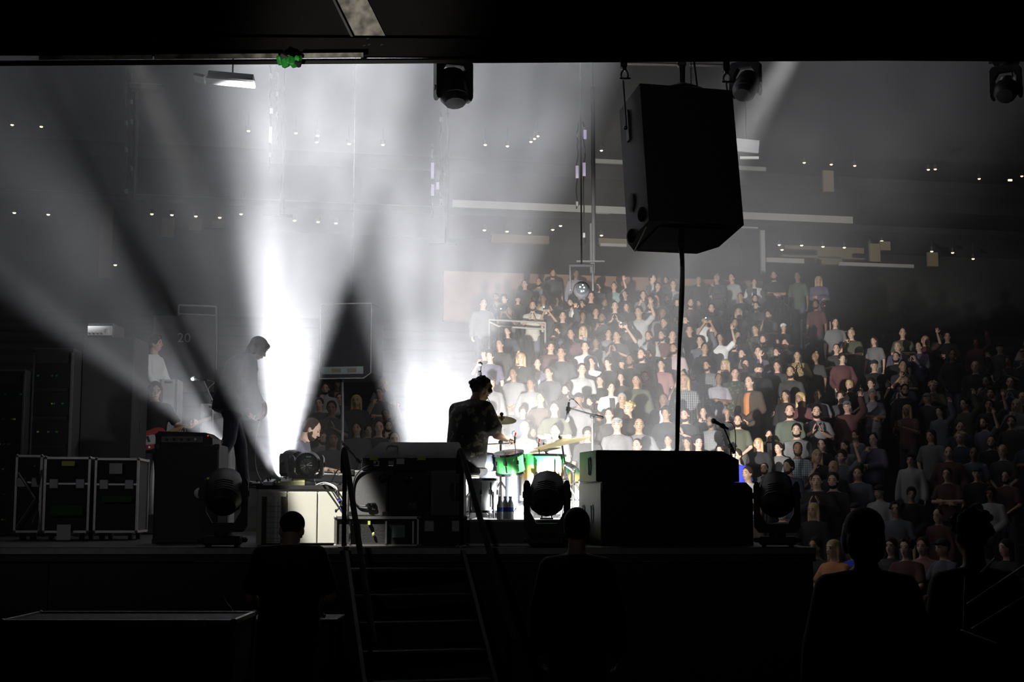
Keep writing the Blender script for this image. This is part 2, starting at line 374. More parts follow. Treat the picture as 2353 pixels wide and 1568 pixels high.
# ---------------------------------------------------------------- handrails in the stands
def rail(name, label, paths, ly, r=0.024, group='stand handrails'):
    pts = [[bow_at(u, v, ly) for (u, v) in pth] for pth in paths]
    base = pts[0][0]; t = thing(name, label, 'handrail', base, 0, group)
    for j, q in enumerate(pts):
        MB(base).tube(q, r, 8).build('rail_tube' if j == 0 else ('post' if len(q) == 2 and abs(q[0].x - q[1].x) < 0.15 else 'mid_rail'), M_RAIL, t)
    return t
rail('stand_railing', 'pale angular barrier railing above the stairwell, beside the hazy beam', [[(1124, 735), (1253, 742)], [(1124, 735), (1124, 868)], [(1253, 742), (1253, 874)], [(1124, 740), (1145, 750), (1253, 757)]], 32.8)
rail('stand_railing', 'pale railing above the number 20 sign in the stand', [[(410, 702), (497, 705)], [(497, 705), (497, 850)], [(410, 702), (410, 850)], [(410, 722), (497, 726)]], 31.5)
rail('aisle_handrail', 'bent aisle handrail beside the top rows of the stand', [[(1783, 660), (1801, 684), (1801, 722)], [(1793, 725), (1793, 693), (1797, 690), (1817, 710), (1817, 748)]], 38.0, 0.024)
rail('aisle_handrail', 'tall squared aisle handrail lower down the stand stairs', [[(1842, 800), (1842, 735), (1869, 757), (1869, 786)], [(1842, 763), (1869, 786)]], 35.8, 0.024)
rail('aisle_handrail', 'faint handrail in the dark part of the stand', [[(1914, 785), (1914, 761), (1965, 763)], [(1916, 770), (1945, 782)]], 36.2, 0.022)
rail('aisle_handrail', 'short hooked handrail below the squared one', [[(1851, 803), (1852, 795), (1860, 789), (1880, 806)]], 35.0, 0.024)
# section sign
p = bow_at(422, 778, 28.6)
t = thing('section_sign', 'grey portal wall with white section number 20', 'sign', p)
MB().box((0, 0.06, -0.3), (1.2, 0.1, 1.5), (0, 0, ANG)).build('panel', mat('grey_portal', (0.2, 0.2, 0.21), 0.8), t)
def text_mesh(s, size, name, m, parent, loc, rot, ext=0.004):
    c = bpy.data.curves.new(name, 'FONT'); c.body = s; c.size = size; c.align_x = 'CENTER'; c.align_y = 'CENTER'; c.extrude = ext
    o = bpy.data.objects.new(name, c); C.objects.link(o)
    dg = bpy.context.evaluated_depsgraph_get(); me = bpy.data.meshes.new_from_object(o.evaluated_get(dg))
    bpy.data.objects.remove(o); n = bpy.data.objects.new(name, me); C.objects.link(n); me.materials.clear(); me.materials.append(m)
    n.parent = parent; n.location = loc; n.rotation_euler = rot; return n
text_mesh('20', 0.26, 'number', M_WHITE, t, (0.012, -0.02, 0), (R(90), 0, ANG))
# ---------------------------------------------------------------- the stage
SZ = 1.40; SY = 12.4; SX = 2.62
t = thing('stage', 'black stage deck with a dark skirt, carrying the band and speakers', 'stage', (-5, 16, 0))
MB((-5, 16, 0)).box((-6.19, 16.4, SZ - 0.06), (17.62, 8.0, 0.12)).build('deck', M_DECK, t)
for (x0, x1) in [(-15 + 2.2 * q, -15 + 2.2 * q + 2.19) for q in range(8)]:
    MB((-5, 16, 0)).box(((x0 + x1) / 2, SY + 0.06, 0.64), (x1 - x0, 0.03, 1.27)).build('skirt_panel', M_BLACKWOOD, t)
MB((-5, 16, 0)).box((SX - 0.03, 16.4, 0.64), (0.03, 7.9, 1.27)).build('skirt_panel', M_BLACKWOOD, t)
MB((-5, 16, 0)).box((-6.19, SY - 0.012, SZ - 0.03), (17.62, 0.02, 0.05)).build('edge_trim', M_STEEL, t)
# ---------------------------------------------------------------- backstage header above the photographer
hz0 = at(1176, 128, 4.12).z
MB().box((0, 4.07, hz0 + .6), (7, 0.1, 1.2)).build('wall_header', M_RAILBLK)['kind'] = 'structure'
t = thing('overhead_beam', 'dark steel angle running across under the backstage ceiling', 'beam', at(1176, 130, 4.0))
O = t.location
MB(O).tube([at(-60, 146, 3.98), at(2420, 131, 3.98)], 0.008, 4).build('lower_flange', M_BLACK, t)
MB(O).box((at(1176, 112, 4.0)), (6.4, 0.012, 0.055), (0, R(0.35), 0)).build('web', M_RAILBLK, t)
for (u0, u1, v0, v1, hh) in ((90, 350, 133, 131, 0.010), (355, 640, 130.5, 128.5, 0.012), (690, 835, 128, 126.5, 0.012)):
    a = at(u0, v0, 3.965); b = at(u1, v1, 3.965)
    MB(O).box((a + b) / 2, ((b - a).length, 0.008, hh), (0, -math.atan2((b - a).z, (b - a).x), 0)).build('bare_metal_lip', M_GALV, t)
a = at(776, -60, 4.02); b = at(866, 122, 4.02)
t = thing('diagonal_brace', 'scuffed galvanised diagonal brace meeting the overhead beam', 'beam', b)
dd = (b - a); ang = math.atan2(dd.x, -dd.z)
MB(b).box((a + b) / 2, (0.088, 0.008, dd.length), (0, -ang, 0)).build('brace_plate', M_GALV, t)
MB(b).box((a + b) / 2 + Vector((-0.044, 0.0, -0.012)), (0.006, 0.03, dd.length), (0, -ang, 0)).build('turned_edge', M_STEEL, t)
for (u, v) in ((846, 92), (849, 106), (838, 108), (878, 106)):
    MB(b).cyl(at(u, v, 4.012), at(u, v, 3.995), 0.006, 0.006, 8).build('bolt', M_BLACK, t)
p = at(662, 146, 3.95); pts = []
mb = MB(p); random.seed(3)
for q in range(5):
    a = at(645 + q * 10, 138 + (q % 2) * 6, 3.95); mb.box(a, (0.028, 0.016, 0.022), (random.random(), random.random() * 2, random.random() * 3), 0.004)
t = thing('tape_wad', 'crumpled green tape wad stuck under the overhead beam', 'tape', p)
mb.build('green_tape', M_TAPE_G, t)
mb = MB(p).box(at(655, 132, 3.95), (0.03, 0.02, 0.02), (0.3, 0.5, 0), 0.004).box(at(684, 146, 3.95), (0.022, 0.014, 0.02), (0.8, 0.2, 0.4), 0.004); mb.build('black_tape', M_BLACK, t)
# ---------------------------------------------------------------- stage lights (fixtures)
def yoke_profile(s=1.0):
    P = [(-.165, .125), (.165, .125), (.205, .175), (.205, .54), (.19, .58), (.165, .58), (.148, .55), (.148, .30), (.092, .205), (-.092, .205), (-.148, .30), (-.148, .55), (-.165, .58), (-.19, .58), (-.205, .54), (-.205, .175)]
    return [(x * s, z * s) for x, z in P]
def moving_head(label, loc, rotz=0.0, tilt=20.0, hang=False, group=None, s=1.0, lens=None, name='moving_head_light'):
    t = thing(name, label, 'stage light', loc, rotz, group); M_BLACK = globals()['M_GREYPLASTIC' if hang else 'M_BLACK']
    g = -1 if hang else 1
    def Z(mb):
        mb.v = [Vector((p.x, p.y, p.z * g)) for p in mb.v]; return mb
    mb = MB().box((0, 0, .055 * s), (.33 * s, .30 * s, .075 * s), None, .018 * s); Z(mb).build('base', M_BLACK, t)
    for sx in (-1, 1):
        Z(MB().cap((sx * .17 * s, -.06 * s, .06 * s), (sx * .19 * s, -.06 * s, .06 * s), .022 * s)).build('base_handle', M_BLACK, t)
        for sy in (-1, 1): Z(MB().cyl((sx * .12 * s, sy * .11 * s, 0), (sx * .12 * s, sy * .11 * s, .022 * s), .02 * s)).build('foot', M_RUBBER, t)
    Z(MB().cyl((0, 0, .09 * s), (0, 0, .13 * s), .075 * s, .075 * s, 16)).build('neck', M_BLACK, t)
    Z(MB().prism(yoke_profile(s), 'y', -.055 * s, .055 * s)).build('yoke', M_BLACK, t)
    a = R(tilt); ax = Vector((0, math.cos(a), math.sin(a))); c = Vector((0, 0, .455 * s))
    mb = MB().lathe(c - ax * .2 * s, ax, [(.05 * s, 0), (.10 * s, .01 * s), (.137 * s, .07 * s), (.146 * s, .15 * s), (.146 * s, .25 * s), (.13 * s, .33 * s), (.125 * s, .40 * s), (.11 * s, .41 * s)], 12)
    mb.v = [Vector((p.x * 1.12, p.y, p.z)) for p in mb.v]
    h = Z(mb).build('head', M_BLACK, t)
    for q in range(5):
        Z(MB().lathe(c - ax * (.12 - q * .03) * s, ax, [(.138 * s, 0), (.152 * s, .004 * s), (.152 * s, .012 * s), (.138 * s, .016 * s)], 12)).build('cooling_rib', M_GREYPLASTIC, h)
    Z(MB().lathe(c + ax * .205 * s, ax, [(.098 * s, 0), (.095 * s, .012 * s), (.05 * s, .026 * s), (.005 * s, .03 * s)], 20)).build('lens', lens or M_LENS, h)
    if hang: MB().cyl((0, 0, 0), (0, 0, 9), .03, .03, 8).build('hanging_pole', M_BLACK, t)
    for sx in (-1, 1): Z(MB().cyl((sx * .14 * s, 0, .455 * s), (sx * .215 * s, 0, .455 * s), .03 * s, .03 * s, 10)).build('tilt_bearing', M_BLACK, t)
    return t
G_MH = 'moving head lights along the near stage edge'
def deck_pt(u, Y): p = at(u, 1165, Y); return Vector((p.x, Y, SZ))
moving_head('black moving head light beside the pale riser, bigger silhouette with domed head', deck_pt(514, 12.62), R(8), 38, False, G_MH, 1.03)
moving_head('black moving head light in front of the glowing drum kit', deck_pt(1257, 12.62), R(-4), 35, False, G_MH, 1.0)
moving_head('black moving head light past the end of the right speaker stack, against the crowd', deck_pt(1785, 12.62), R(-10), 40, False, G_MH, 0.98)
# hung ones
p = at(1042, 130, 15.5)
moving_head('hung moving head light with one brightly lit flank, above the drummer', p + Vector((0, 0, 0.1)), R(20), -68, True, 'hung moving lights', 1.05)
p = at(1712, 130, 17.0)
moving_head('faint hung moving head light just past the big hanging speaker', p + Vector((0, 0, 0.05)), R(-30), -50, True, 'hung moving lights', 0.95)
p = at(2310, 150, 17.0)
moving_head('barely lit hung moving head light over the dark crowd', p + Vector((0, 0, 0.1)), R(-30), -40, True, 'hung moving lights', 0.9)
# far fixture in front of the crowd: clear dome with sparkling lens
p = at(1337, 665, 21.0)
t = thing('domed_spotlight', 'round glassy spotlight with sparkling lens hung before the crowd', 'stage light', p)
MB().ell((0, 0.06, 0.0), (.13, .13, .13), 16, 10).build('head', M_GREYPLASTIC, t)
MB().lathe((0, -.03, 0), (0, -1, 0), [(.09, 0), (.092, .03), (.07, .055), (.03, .07), (.002, .074)], 18).build('lens', M_LENS, t)
for (dx, dz) in ((-.03, .02), (.01, .05), (.02, -.04), (-.01, -.05), (.03, .01)):
    MB().ell((dx, -.105, dz), .011, 8, 6).build('bright_diode', mat('green_white_diode', (0.8, 1.0, 0.9), 0.4, 0, 0.02, 5, 0, emit=3.0), t)
for sx in (-1, 1): MB().cap((sx * .17, 0.05, 0), (sx * .17, 0.05, .35), .018).build('yoke_arm', M_GREYPLASTIC, t)
MB().box((0, 0.05, .37), (.38, .06, .04), None, .01).build('yoke_bar', M_GREYPLASTIC, t)
MB().cyl((0, .05, .38), (0, .05, 14), .012).build('suspension_wire', M_RAILBLK, t)
# LED wash light on the riser
p = at(706, 1118, 13.35)
WASH = thing('wash_light', 'grey backed moving wash light with round fan grille, standing on the pale riser', 'stage light', p)
MB().lathe((0, 0, 0), (0, 0, 1), [(.075, 0), (.08, .01), (.08, .035), (.06, .05), (.035, .055), (.035, .075)], 20).build('base', M_STEEL, WASH)
P = [(-.12, .07), (.12, .07), (.15, .10), (.155, .26), (.14, .29), (.122, .27), (.118, .13), (.09, .105), (-.09, .105), (-.118, .13), (-.122, .27), (-.14, .29), (-.155, .26), (-.15, .10)]
MB().prism(P, 'y', -.045, .045).build('yoke', M_GREYPLASTIC, WASH)
h = MB().lathe((0, -.085, .20), (0, 1, 0.12), [(.03, 0), (.075, .005), (.108, .03), (.118, .07), (.118, .13), (.108, .16)], 24).build('head', M_GREYPLASTIC, WASH)
for q in range(30):
    a = 2 * math.pi * q / 30
    MB().box((.104 * math.cos(a), -.066, .20 + .104 * math.sin(a)), (.016, .02, .006), (0, -a, 0)).build('fin', M_BLACK, h)
MB().lathe((0, -.092, .192), (0, 1, 0.1), [(.02, 0), (.055, .002), (.06, .012)], 20).build('fan_grille', M_STEEL, h)
for q in range(6):
    a = math.pi * q / 6
    MB().cyl((-.055 * math.cos(a), -.096, .192 - .055 * math.sin(a)), (.055 * math.cos(a), -.096, .192 + .055 * math.sin(a)), .003, .003, 6).build('grille_spoke', M_CHROME, h)
MB().box((.02, -.084, .273), (.045, .01, .014)).build('label_strip', mat('pale_green_label', (0.5, 0.8, 0.5), 0.6), h)
for sx in (-1, 1): MB().cap((sx * .10, 0, .20), (sx * .145, 0, .20), .028).build('tilt_bearing', M_BLACK, WASH)
# second wash light behind it, lens flank seen
p2 = at(672, 1112, 13.9)
W2 = copy_tree(WASH, None, p2, R(60), 'second wash light half hidden behind the fan grille one'); W2['category'] = 'stage light'
# ---------------------------------------------------------------- cabinets and cases
def case(label, cx, cy, z0, sx, sy, sz, rotz=0.0, name='road_case', cat='road case', group=None, frame=M_ALU, body=M_BLACKWOOD, er=0.012, lid=0.35, casters=False, brace=False, extra=None):
    t = thing(name, label, cat, (cx, cy, z0), rotz, group)
    zb = 0.09 if casters else 0.0
    MB().box((0, 0, zb + (sz - zb) / 2), (sx - .008, sy - .008, sz - zb), None, .004).build('body', body, t)
    xs, ys = sx / 2, sy / 2
    for a in (-1, 1):
        for b in (-1, 1):
            MB().box((a * xs, b * ys, zb + (sz - zb) / 2), (er * 2, er * 2, sz - zb)).build('edge_strip', frame, t)
            MB().box((0, a * ys, zb if b < 0 else sz), (sx, er * 2, er * 2)).build('edge_strip', frame, t)
            MB().box((a * xs, 0, zb if b < 0 else sz), (er * 2, sy, er * 2)).build('edge_strip', frame, t)
            for c in (zb, sz): MB().ell((a * xs, b * ys, c), er * 1.7, 8, 6).build('ball_corner', M_STEEL, t)
    if lid:
        zl = zb + (sz - zb) * (1 - lid)
        MB().box((0, -ys, zl), (sx, er * 1.2, er * 1.6)).build('lid_seam', frame, t)
        for dx in (-.3, .3):
            MB().box((dx * sx, -ys - .008, zl), (.09, .016, .10), None, .004).build('latch', M_STEEL, t)
    if casters:
        for a in (-1, 1):
            for b in (-1, 1): MB().cyl((a * (xs - .07) - .02, b * (ys - .07), .05), (a * (xs - .07) + .02, b * (ys - .07), .05), .05, .05, 14).build('caster', M_RUBBER, t)
    return t
def deck_box(u0, u1, Y, z0, z1, depth, rotz=0):
    a = at(u0, 1165, Y); b = at(u1, 1165, Y)
    return ((a.x + b.x) / 2, Y + depth / 2, z0, b.x - a.x, depth, z1 - z0)
def zat(v, Y): return at(1176, v, Y).z
# road cases at the left
Yc = 15.0
z1 = zat(1053, Yc); hh = z1 - SZ
c1 = case('black road case with bright aluminium edges and crossed strap frame on its end', *deck_box(97, 196, Yc, SZ, z1, .62), R(5), group='road cases by the black speaker tower', casters=True)
MB().tube([(-.62 * .5 - .02, -.36, hh * .9), (-.62 * .5 - .02, -.05, hh * .55), (-.62 * .5 - .02, .0, hh * .5)], .014, 6).build('end_brace', M_ALU, c1)
MB().tube([(-.62 * .5 - .02, -.36, hh * .2), (-.62 * .5 - .02, -.05, hh * .45), (-.62 * .5 - .02, .0, hh * .5)], .014, 6).build('end_brace', M_ALU, c1)
MB().box((.02, -.39, hh * .36), (.33, .012, .10)).build('green_tape_strip', mat('dull_green_tape', (0.02, 0.12, 0.04), 0.8), c1)
MB().box((.0, -.39, hh * .10), (.14, .012, .16)).build('paper_label', M_PAPER, c1)
MB().box((.02, -.39, hh * .93), (.13, .012, .05)).build('tape_label', M_TAPE_Y, c1)
c2 = case('black road case with aluminium edges and white paper label, next along from the strapped case', *deck_box(213, 308, Yc + .05, SZ, z1 - .01, .62), R(5), group='road cases by the black speaker tower', casters=True)
MB().box((.0, -.39, hh * .87), (.13, .012, .11)).build('paper_label', M_PAPER, c2)
MB().box((.02, -.39, hh * .5), (.30, .012, .06)).build('tape_label', mat('dull_green_tape', (0.02, 0.12, 0.04), 0.8), c2)
c3 = case('narrow end case with angled aluminium braces leaning at the left end', *deck_box(24, 78, 15.1, SZ, zat(1050, 15.3), .45), R(14), group='road cases by the black speaker tower', casters=True)
for (a, b) in (((-.1, .82), (.08, .5)), ((.08, .5), (-.1, .15))):
    MB().tube([(a[0], -.325, a[1] * hh), (b[0], -.325, b[1] * hh)], .013, 6).build('end_brace', M_ALU, c3)
# tall black speaker tower and rack clutter at the far left
def cabinet(label, u0, u1, v0, v1, Y, depth, name='speaker_cabinet', rotz=0.0, group=None, z_base=None, m=None, handles=True, parts=True):
    zb = zat(v1, Y) if z_base is None else z_base; zt = zat(v0, Y)
    a = at(u0, 1165, Y); b = at(u1, 1165, Y)
    t = thing(name, label, 'speaker', ((a.x + b.x) / 2, Y + depth / 2, zb), rotz, group)
    sx = b.x - a.x; sz = zt - zb
    MB().box((0, 0, sz / 2), (sx, depth, sz), None, .015).build('enclosure', m or M_BLACKWOOD, t)
    if parts:
        MB().box((0, depth / 2 + .004, sz / 2), (sx * .9, .014, sz * .9)).build('front_grille', M_GRILLE, t)
        for sgn in (-1, 1):
            mb = MB().lathe((sgn * (sx / 2 - .004), 0, sz * .55), (sgn, 0, 0), [(.055, 0), (.062, .006), (.048, .007)], 16)
            mb.v = [Vector((p.x, p.y * .62, (p.z - sz * .55) * min(1.5, sz * 2.4) + sz * .55)) for p in mb.v]
            hd = mb.build('handle_cup', M_BLACK, t)
            MB().cap((sgn * (sx / 2 + .006), 0, sz * .55 - min(.06, sz * .14)), (sgn * (sx / 2 + .006), 0, sz * .55 + min(.06, sz * .14)), .009).build('grip', M_GREYPLASTIC, hd)
        for a_ in (-1, 1):
            for c_ in (0.02, sz - .02):
                MB().box((a_ * (sx / 2 - .02), -depth / 2, c_), (.05, .012, .05), None, .004).build('corner_plate', M_BLACK, t)
    return t
cabinet('tall black speaker tower standing behind the road cases', 176, 298, 775, 1060, 17.5, .7, z_base=SZ)
t = cabinet('small grey gear rack with a lit pale front on top of the black speaker tower', 185, 248, 742, 775, 17.6, .5, name='amplifier_rack', z_base=zat(775, 17.5), m=M_GREYPLASTIC, parts=False)
t['category'] = 'amplifier'
MB().box((0, -.26, .09), (.30, .02, .12)).build('front_panel', M_PAPER, t); MB().box((.1, -.28, .08), (.03, .02, .04)).build('switch_panel', M_WHITE, t)
for q in range(4): MB().cyl((-.12 + q * .05, -.27, .05), (-.12 + q * .05, -.29, .05), .01).build('knob', M_BLACK, t)
# pale side panels behind the bassist
for (lb, u0, u1, v0, v1, Y) in (('grey slanted side panel beside the speaker tower', 292, 348, 918, 1070, 19.3), ('pale tall amplifier back behind the microphone stand', 457, 527, 928, 1075, 18.8), ('pale rack case lit from the side behind the bass player', 360, 400, 872, 1000, 19.4)):
    t = cabinet(lb, u0, u1, v0, v1, Y, .35, name='amplifier_stack', z_base=SZ, m=mat('pale_grey_tolex', (0.33, 0.33, 0.34), 0.7), parts=False); t['category'] = 'amplifier'
    s_ = t.children[0].dimensions
    bx_, bz_ = s_.x, s_.z
    for a_ in (-1, 1):
        MB().box((a_ * (bx_ / 2 - .01), -.176, bz_ / 2), (.03, .02, bz_)).build('edge_trim', M_ALU, t)
    MB().box((0, -.18, bz_ - .04), (bx_ * .5, .03, .03), None, .01).build('carry_handle', M_BLACK, t)
# dark equipment racks at far left with tiny lamps
for (lb, u0, u1, v0, v1, Y) in (('dark equipment rack with greenish tags at the far edge of the stage', -30, 48, 850, 1060, 17.0), ('dark equipment rack with yellowish meter glow beside the speaker tower', 62, 158, 800, 1060, 17.2)):
    t = cabinet(lb, u0, u1, v0, v1, Y, .7, name='equipment_rack', z_base=SZ, parts=False); t['category'] = 'equipment rack'
    s_ = t.children[0].dimensions; bx_, bz_ = s_.x, s_.z
    for a_ in (-1, 1): MB().box((a_ * bx_ * .46, -.36, bz_ / 2), (.02, .02, bz_ * .95)).build('rack_rail', M_STEEL, t)
    random.seed(int(u0) + 40)
    for q in range(6):
        u_ = MB().box((0, -.355, bz_ * (.1 + .15 * q)), (bx_ * .86, .02, bz_ * .13), None, .004).build('rack_unit', M_BLACK, t)
        for kk in range(3): MB().box((random.uniform(-.4, .4) * bx_, -.37, bz_ * (.1 + .15 * q)), (.025, .012, .02)).build('tag', random.choice([M_TAPE_Y, M_STEEL, M_TAPE_G]), u_)
# stacked wedge monitors at the left (dark)
def wedge(label, u0, u1, v0, v1, Y, z0, depth=.5, cut=.35, group=None, rotz=0):
    a = at(u0, 1165, Y); b = at(u1, 1165, Y); zt = zat(v0, Y); sx = b.x - a.x; h = zt - z0
    t = thing('wedge_monitor', label, 'speaker', ((a.x + b.x) / 2, Y + depth / 2, z0), rotz, group)
    P = [(-depth / 2, 0), (depth / 2, 0), (depth / 2, h * .35), (depth / 2 - depth * .25, h), (-depth / 2 + depth * cut, h), (-depth / 2, h * .55)]
    x_, y_ = sx / 2, depth / 2; vs = []
    for (z_, l_, f_) in ((0, 0, 0), (h * .42, 0, 0), (h, .14, depth * cut)): vs += [(-x_ + l_, -y_ + f_, z_), (x_ - l_ * .3, -y_ + f_, z_), (x_ - l_ * .3, y_, z_), (-x_ + l_, y_, z_)]
    MB().add(vs, [(0, 1, 2, 3), (8, 9, 10, 11)] + [(4 * q + k_, 4 * q + (k_ + 1) % 4, 4 * q + 4 + (k_ + 1) % 4, 4 * q + 4 + k_) for q in (0, 1) for k_ in range(4)]).build('enclosure', M_BLACKWOOD, t)
    MB().box((0, depth * .5, h * .5), (sx * .7, .015, h * .8), (0, 0, 0)).build('front_grille', M_GRILLE, t)
    for a_ in (-1, 1): MB().box((a_ * (sx / 2 + .003), 0, h * .3), (.012, .14, .05), None, .004).build('side_handle', M_BLACK, t)
    MB().box((-.12 * sx, -depth / 2 - .004, h * .3), (.07, .012, .05)).build('connector_plate', M_STEEL, t)
    return t
cabinet('black bass cabinet with round badge and small knobs, beside the guitarist', 352, 500, 1022, 1112, 13.7, .45, z_base=SZ, name='bass_cabinet')
bc = [o for o in C.objects if o.name.startswith('bass_cabinet')][0]
MB().lathe((.14, -.26, .48), (0, -1, 0), [(.05, 0), (.05, .012), (.03, .014)], 20).build('badge', M_STEEL, bc)
for q in range(3): MB().cyl((.235, -.25, .44 + q * .03), (.235, -.265, .44 + q * .03), .006).build('small_knob', M_CHROME, bc)
MB().box((.22, -.255, .62), (.03, .012, .02)).build('tape_tab', M_TAPE_Y, bc)
t = thing('guitar_amplifier', 'low black amplifier head with angled top and wire handle on the bass cabinet', 'amplifier', (bc.location.x - .03, 13.92, zat(1022, 13.7)))
MB().prism([(-.28, 0), (.27, 0), (.27, .06), (.20, .115), (-.25, .13), (-.28, .10)], 'y', -.2, .2).build('body', M_BLACKWOOD, t)
MB().tube(curve_pts([(-.06, -.05, .12), (-.055, -.05, .16), (-.035, -.05, .165), (-.04, -.05, .12)], 5), .005, 6).build('wire_handle', M_CHROME, t)
MB().box((-.02, -.205, .05), (.4, .012, .06)).build('control_panel', M_GREYPLASTIC, t)
for q in range(5): MB().cyl((-.17 + q * .07, -.21, .05), (-.17 + q * .07, -.225, .05), .012).build('knob', M_CHROME if q == 4 else M_BLACK, t)
MB().ell((.225, -.20, .085), .006, 6, 4).build('red_lamp', mat('red_led', (1, 0.05, 0.05), 0.4, emit=1.5), t)
# ---- pale riser with guitar pedals
RZ = zat(1117, 13.0)
M_RISER = mat('cream_riser_board', (0.78, 0.77, 0.68), 0.55, 0, 0.12, 3)
a = at(568, 1165, 13.0); b = at(776, 1165, 13.0)
t = thing('riser', 'cream fronted low riser under the guitarist, brightly lit', 'riser', ((a.x + b.x) / 2, 14.02, SZ), R(5)); RISER = t
rw = b.x - a.x; rh = RZ - SZ
MB().box((0, 0, rh / 2), (rw, 2.0, rh - .04), None, .004).build('frame', M_RISER, t)
for q in range(3): MB().box((-rw / 2 + rw * (q + .5) / 3, -1.005, rh * .47), (rw / 3 - .012, .012, rh * .86), None, .003).build('front_board', M_RISER, t)
MB().box((0, 0, rh - .012), (rw + .02, 2.02, .035)).build('top_board', M_BLACKWOOD, t)
g0 = MB().box((-rw / 2 + .16, -1.016, rh * .40), (.14, .012, rh * .66)).build('vent_panel', M_PAPER, t)
for q in range(7): MB().box((-rw / 2 + .16, -1.026, rh * (.12 + q * .09)), (.15, .008, .005)).build('vent_wire', M_STEEL, g0)
for q in range(5): MB().box((-rw / 2 + .10 + q * .03, -1.026, rh * .40), (.004, .008, rh * .66)).build('vent_wire', M_STEEL, g0)
for (dx) in (-.24, -.07): MB().box((-rw / 2 + .16 + dx + .15, -1.018, rh * .42), (.045, .015, rh * .8)).build('dark_batten', mat('olive_batten', (0.10, 0.095, 0.06), 0.8), t)
EF = RISER.location
def on_riser(u, Y): p = at(u, 1165, Y); return Vector((p.x, Y, RZ + .006))
G_P = 'guitar pedals on the riser'
for (lb, u, Y, s3, m, kn) in (('long yellowish effects pedal with a chrome switch', 640, 13.3, (.19, .12, .045), mat('olive_pedal', (0.5, 0.5, 0.25), 0.5), 3),
                          ('small silver effects pedal next to the guitarist shoe', 618, 13.2, (.09, .11, .06), M_STEEL, 2),
                          ('yellowish pedal case with pale lid beside the wash light', 672, 13.25, (.22, .14, .07), mat('yellow_pedal', (0.65, 0.65, 0.35), 0.5), 2),
                          ('black pedal strip under the guitarist shoe', 600, 13.4, (.16, .10, .04), M_BLACK, 3)):
    t = thing('effects_pedal', lb, 'effects pedal', on_riser(u, Y), random.uniform(-.3, .3), G_P)
    MB().prism([(-s3[1] / 2, 0), (s3[1] / 2, 0), (s3[1] / 2, s3[2]), (-s3[1] / 2, s3[2] * .55)], 'x', -s3[0] / 2, s3[0] / 2).build('housing', m, t)
    MB().cyl((0, -s3[1] * .3, s3[2] * .6), (0, -s3[1] * .3, s3[2] * .6 + .02), .009).build('foot_switch', M_CHROME, t)
    for q in range(kn): MB().cyl((-s3[0] * .3 + q * s3[0] * .3, s3[1] * .3, s3[2] * .85), (-s3[0] * .3 + q * s3[0] * .3, s3[1] * .3, s3[2] + .014), .008).build('knob', M_BLACK, t)
# cables tumbling off the riser
def cable(label, pts, r=.008, m=None, group='stage cables', bands=()):
    pts = [Vector(p) for p in pts]; P = curve_pts(pts, 8)
    t = thing('cable', label, 'cable', P[-1], 0, group)
    MB(P[-1]).tube(P, r, 6).build('sheath', m or M_CABLE, t)
    for k_ in (0, -1): MB(P[-1]).cap(P[k_], P[k_] + Vector((0, 0, .012)), r * 1.5).build('connector', M_BLACK, t)
    for f in bands:
        i = int(f * (len(P) - 2)); MB(P[-1]).cyl(P[i], P[i + 1], r * 1.9, r * 1.9, 8).build('tape_band', M_TAPE_B, t)
cable('black cable with blue tape bands down the riser end', [on_riser(745, 13.1), at(770, 1112, 12.95), at(778, 1140, 12.88), at(784, 1165, 12.86), at(792, 1190, 12.86), (at(794, 1240, 12.8).x, 12.8, SZ + .01)], .009, None, 'stage cables', (.5, .68))
cable('black cable looping out from the riser corner', [on_riser(752, 13.2), at(786, 1122, 12.9), at(792, 1138, 12.86), at(783, 1162, 12.85), at(772, 1176, 12.85)], .007)
cable('white cable bundle lying over the riser corner', [on_riser(725, 13.1), at(745, 1110, 13.0), at(765, 1116, 12.92), at(776, 1128, 12.9), at(779, 1150, 12.88)], .008, M_WCABLE)
cable('second white cable beside the bundle on the riser', [on_riser(728, 13.2), at(750, 1113, 13.05), at(768, 1121, 12.95), at(772, 1133, 12.92)], .006, M_WCABLE)
cable('black cable arching from the riser up to the stacked monitor', [on_riser(757, 13.3), at(775, 1082, 13.2), at(792, 1078, 13.1), at(796, 1086, 13.0), at(790, 1110, 12.95)], .006)
cable('thin black cord drooping over the speaker back from the wedge', [at(866, 1066, 12.93), at(835, 1076, 12.935), at(815, 1100, 12.94), at(811, 1140, 12.94), at(822, 1162, 12.94), at(842, 1163, 12.935)], .006)
# ---- middle stack: wedge on two cabinets on cases
Ym = 12.95
zc = zat(1187, Ym)
case('open fronted rack case with vertical rails under the speaker pair', *deck_box(772, 962, Ym, SZ, zc - .012, .7), 0, name='rack_case', lid=0)
rc = [o for o in C.objects if o.name.startswith('rack_case')][0]
for (u, m) in ((805, M_STEEL), (888, M_ALU), (950, M_ALU)):
    MB(rc.location).box((at(u, 1165, Ym).x, Ym - .012, SZ + .12), (.016, .02, .2)).build('rack_rail', m, rc)
MB(rc.location).box((at(917, 1165, Ym).x, Ym - .01, SZ + .13), (.115, .02, .11)).build('meter_panel', mat('grey_meter', (0.25, 0.3, 0.29), 0.5), rc)
MB(rc.location).box((at(849, 1165, Ym).x, Ym - .01, zat(1202, Ym)), (.022, .02, .035)).build('cream_tag', M_TAPE_Y, rc)
MB(rc.location).ell((at(859, 1165, Ym).x, Ym - .01, zat(1229, Ym)), (.014, .01, .022), 8, 6).build('oval_tag', mat('olive_pedal', (0.5, 0.5, 0.25), 0.5), rc)
case('plain brown black case under the grey speaker side', *deck_box(966, 1070, Ym, SZ, zc - .012, .7), 0, name='plain_case', lid=.3, frame=M_BLACK, body=mat('dark_brown_board', (0.04, 0.036, 0.03), 0.8))
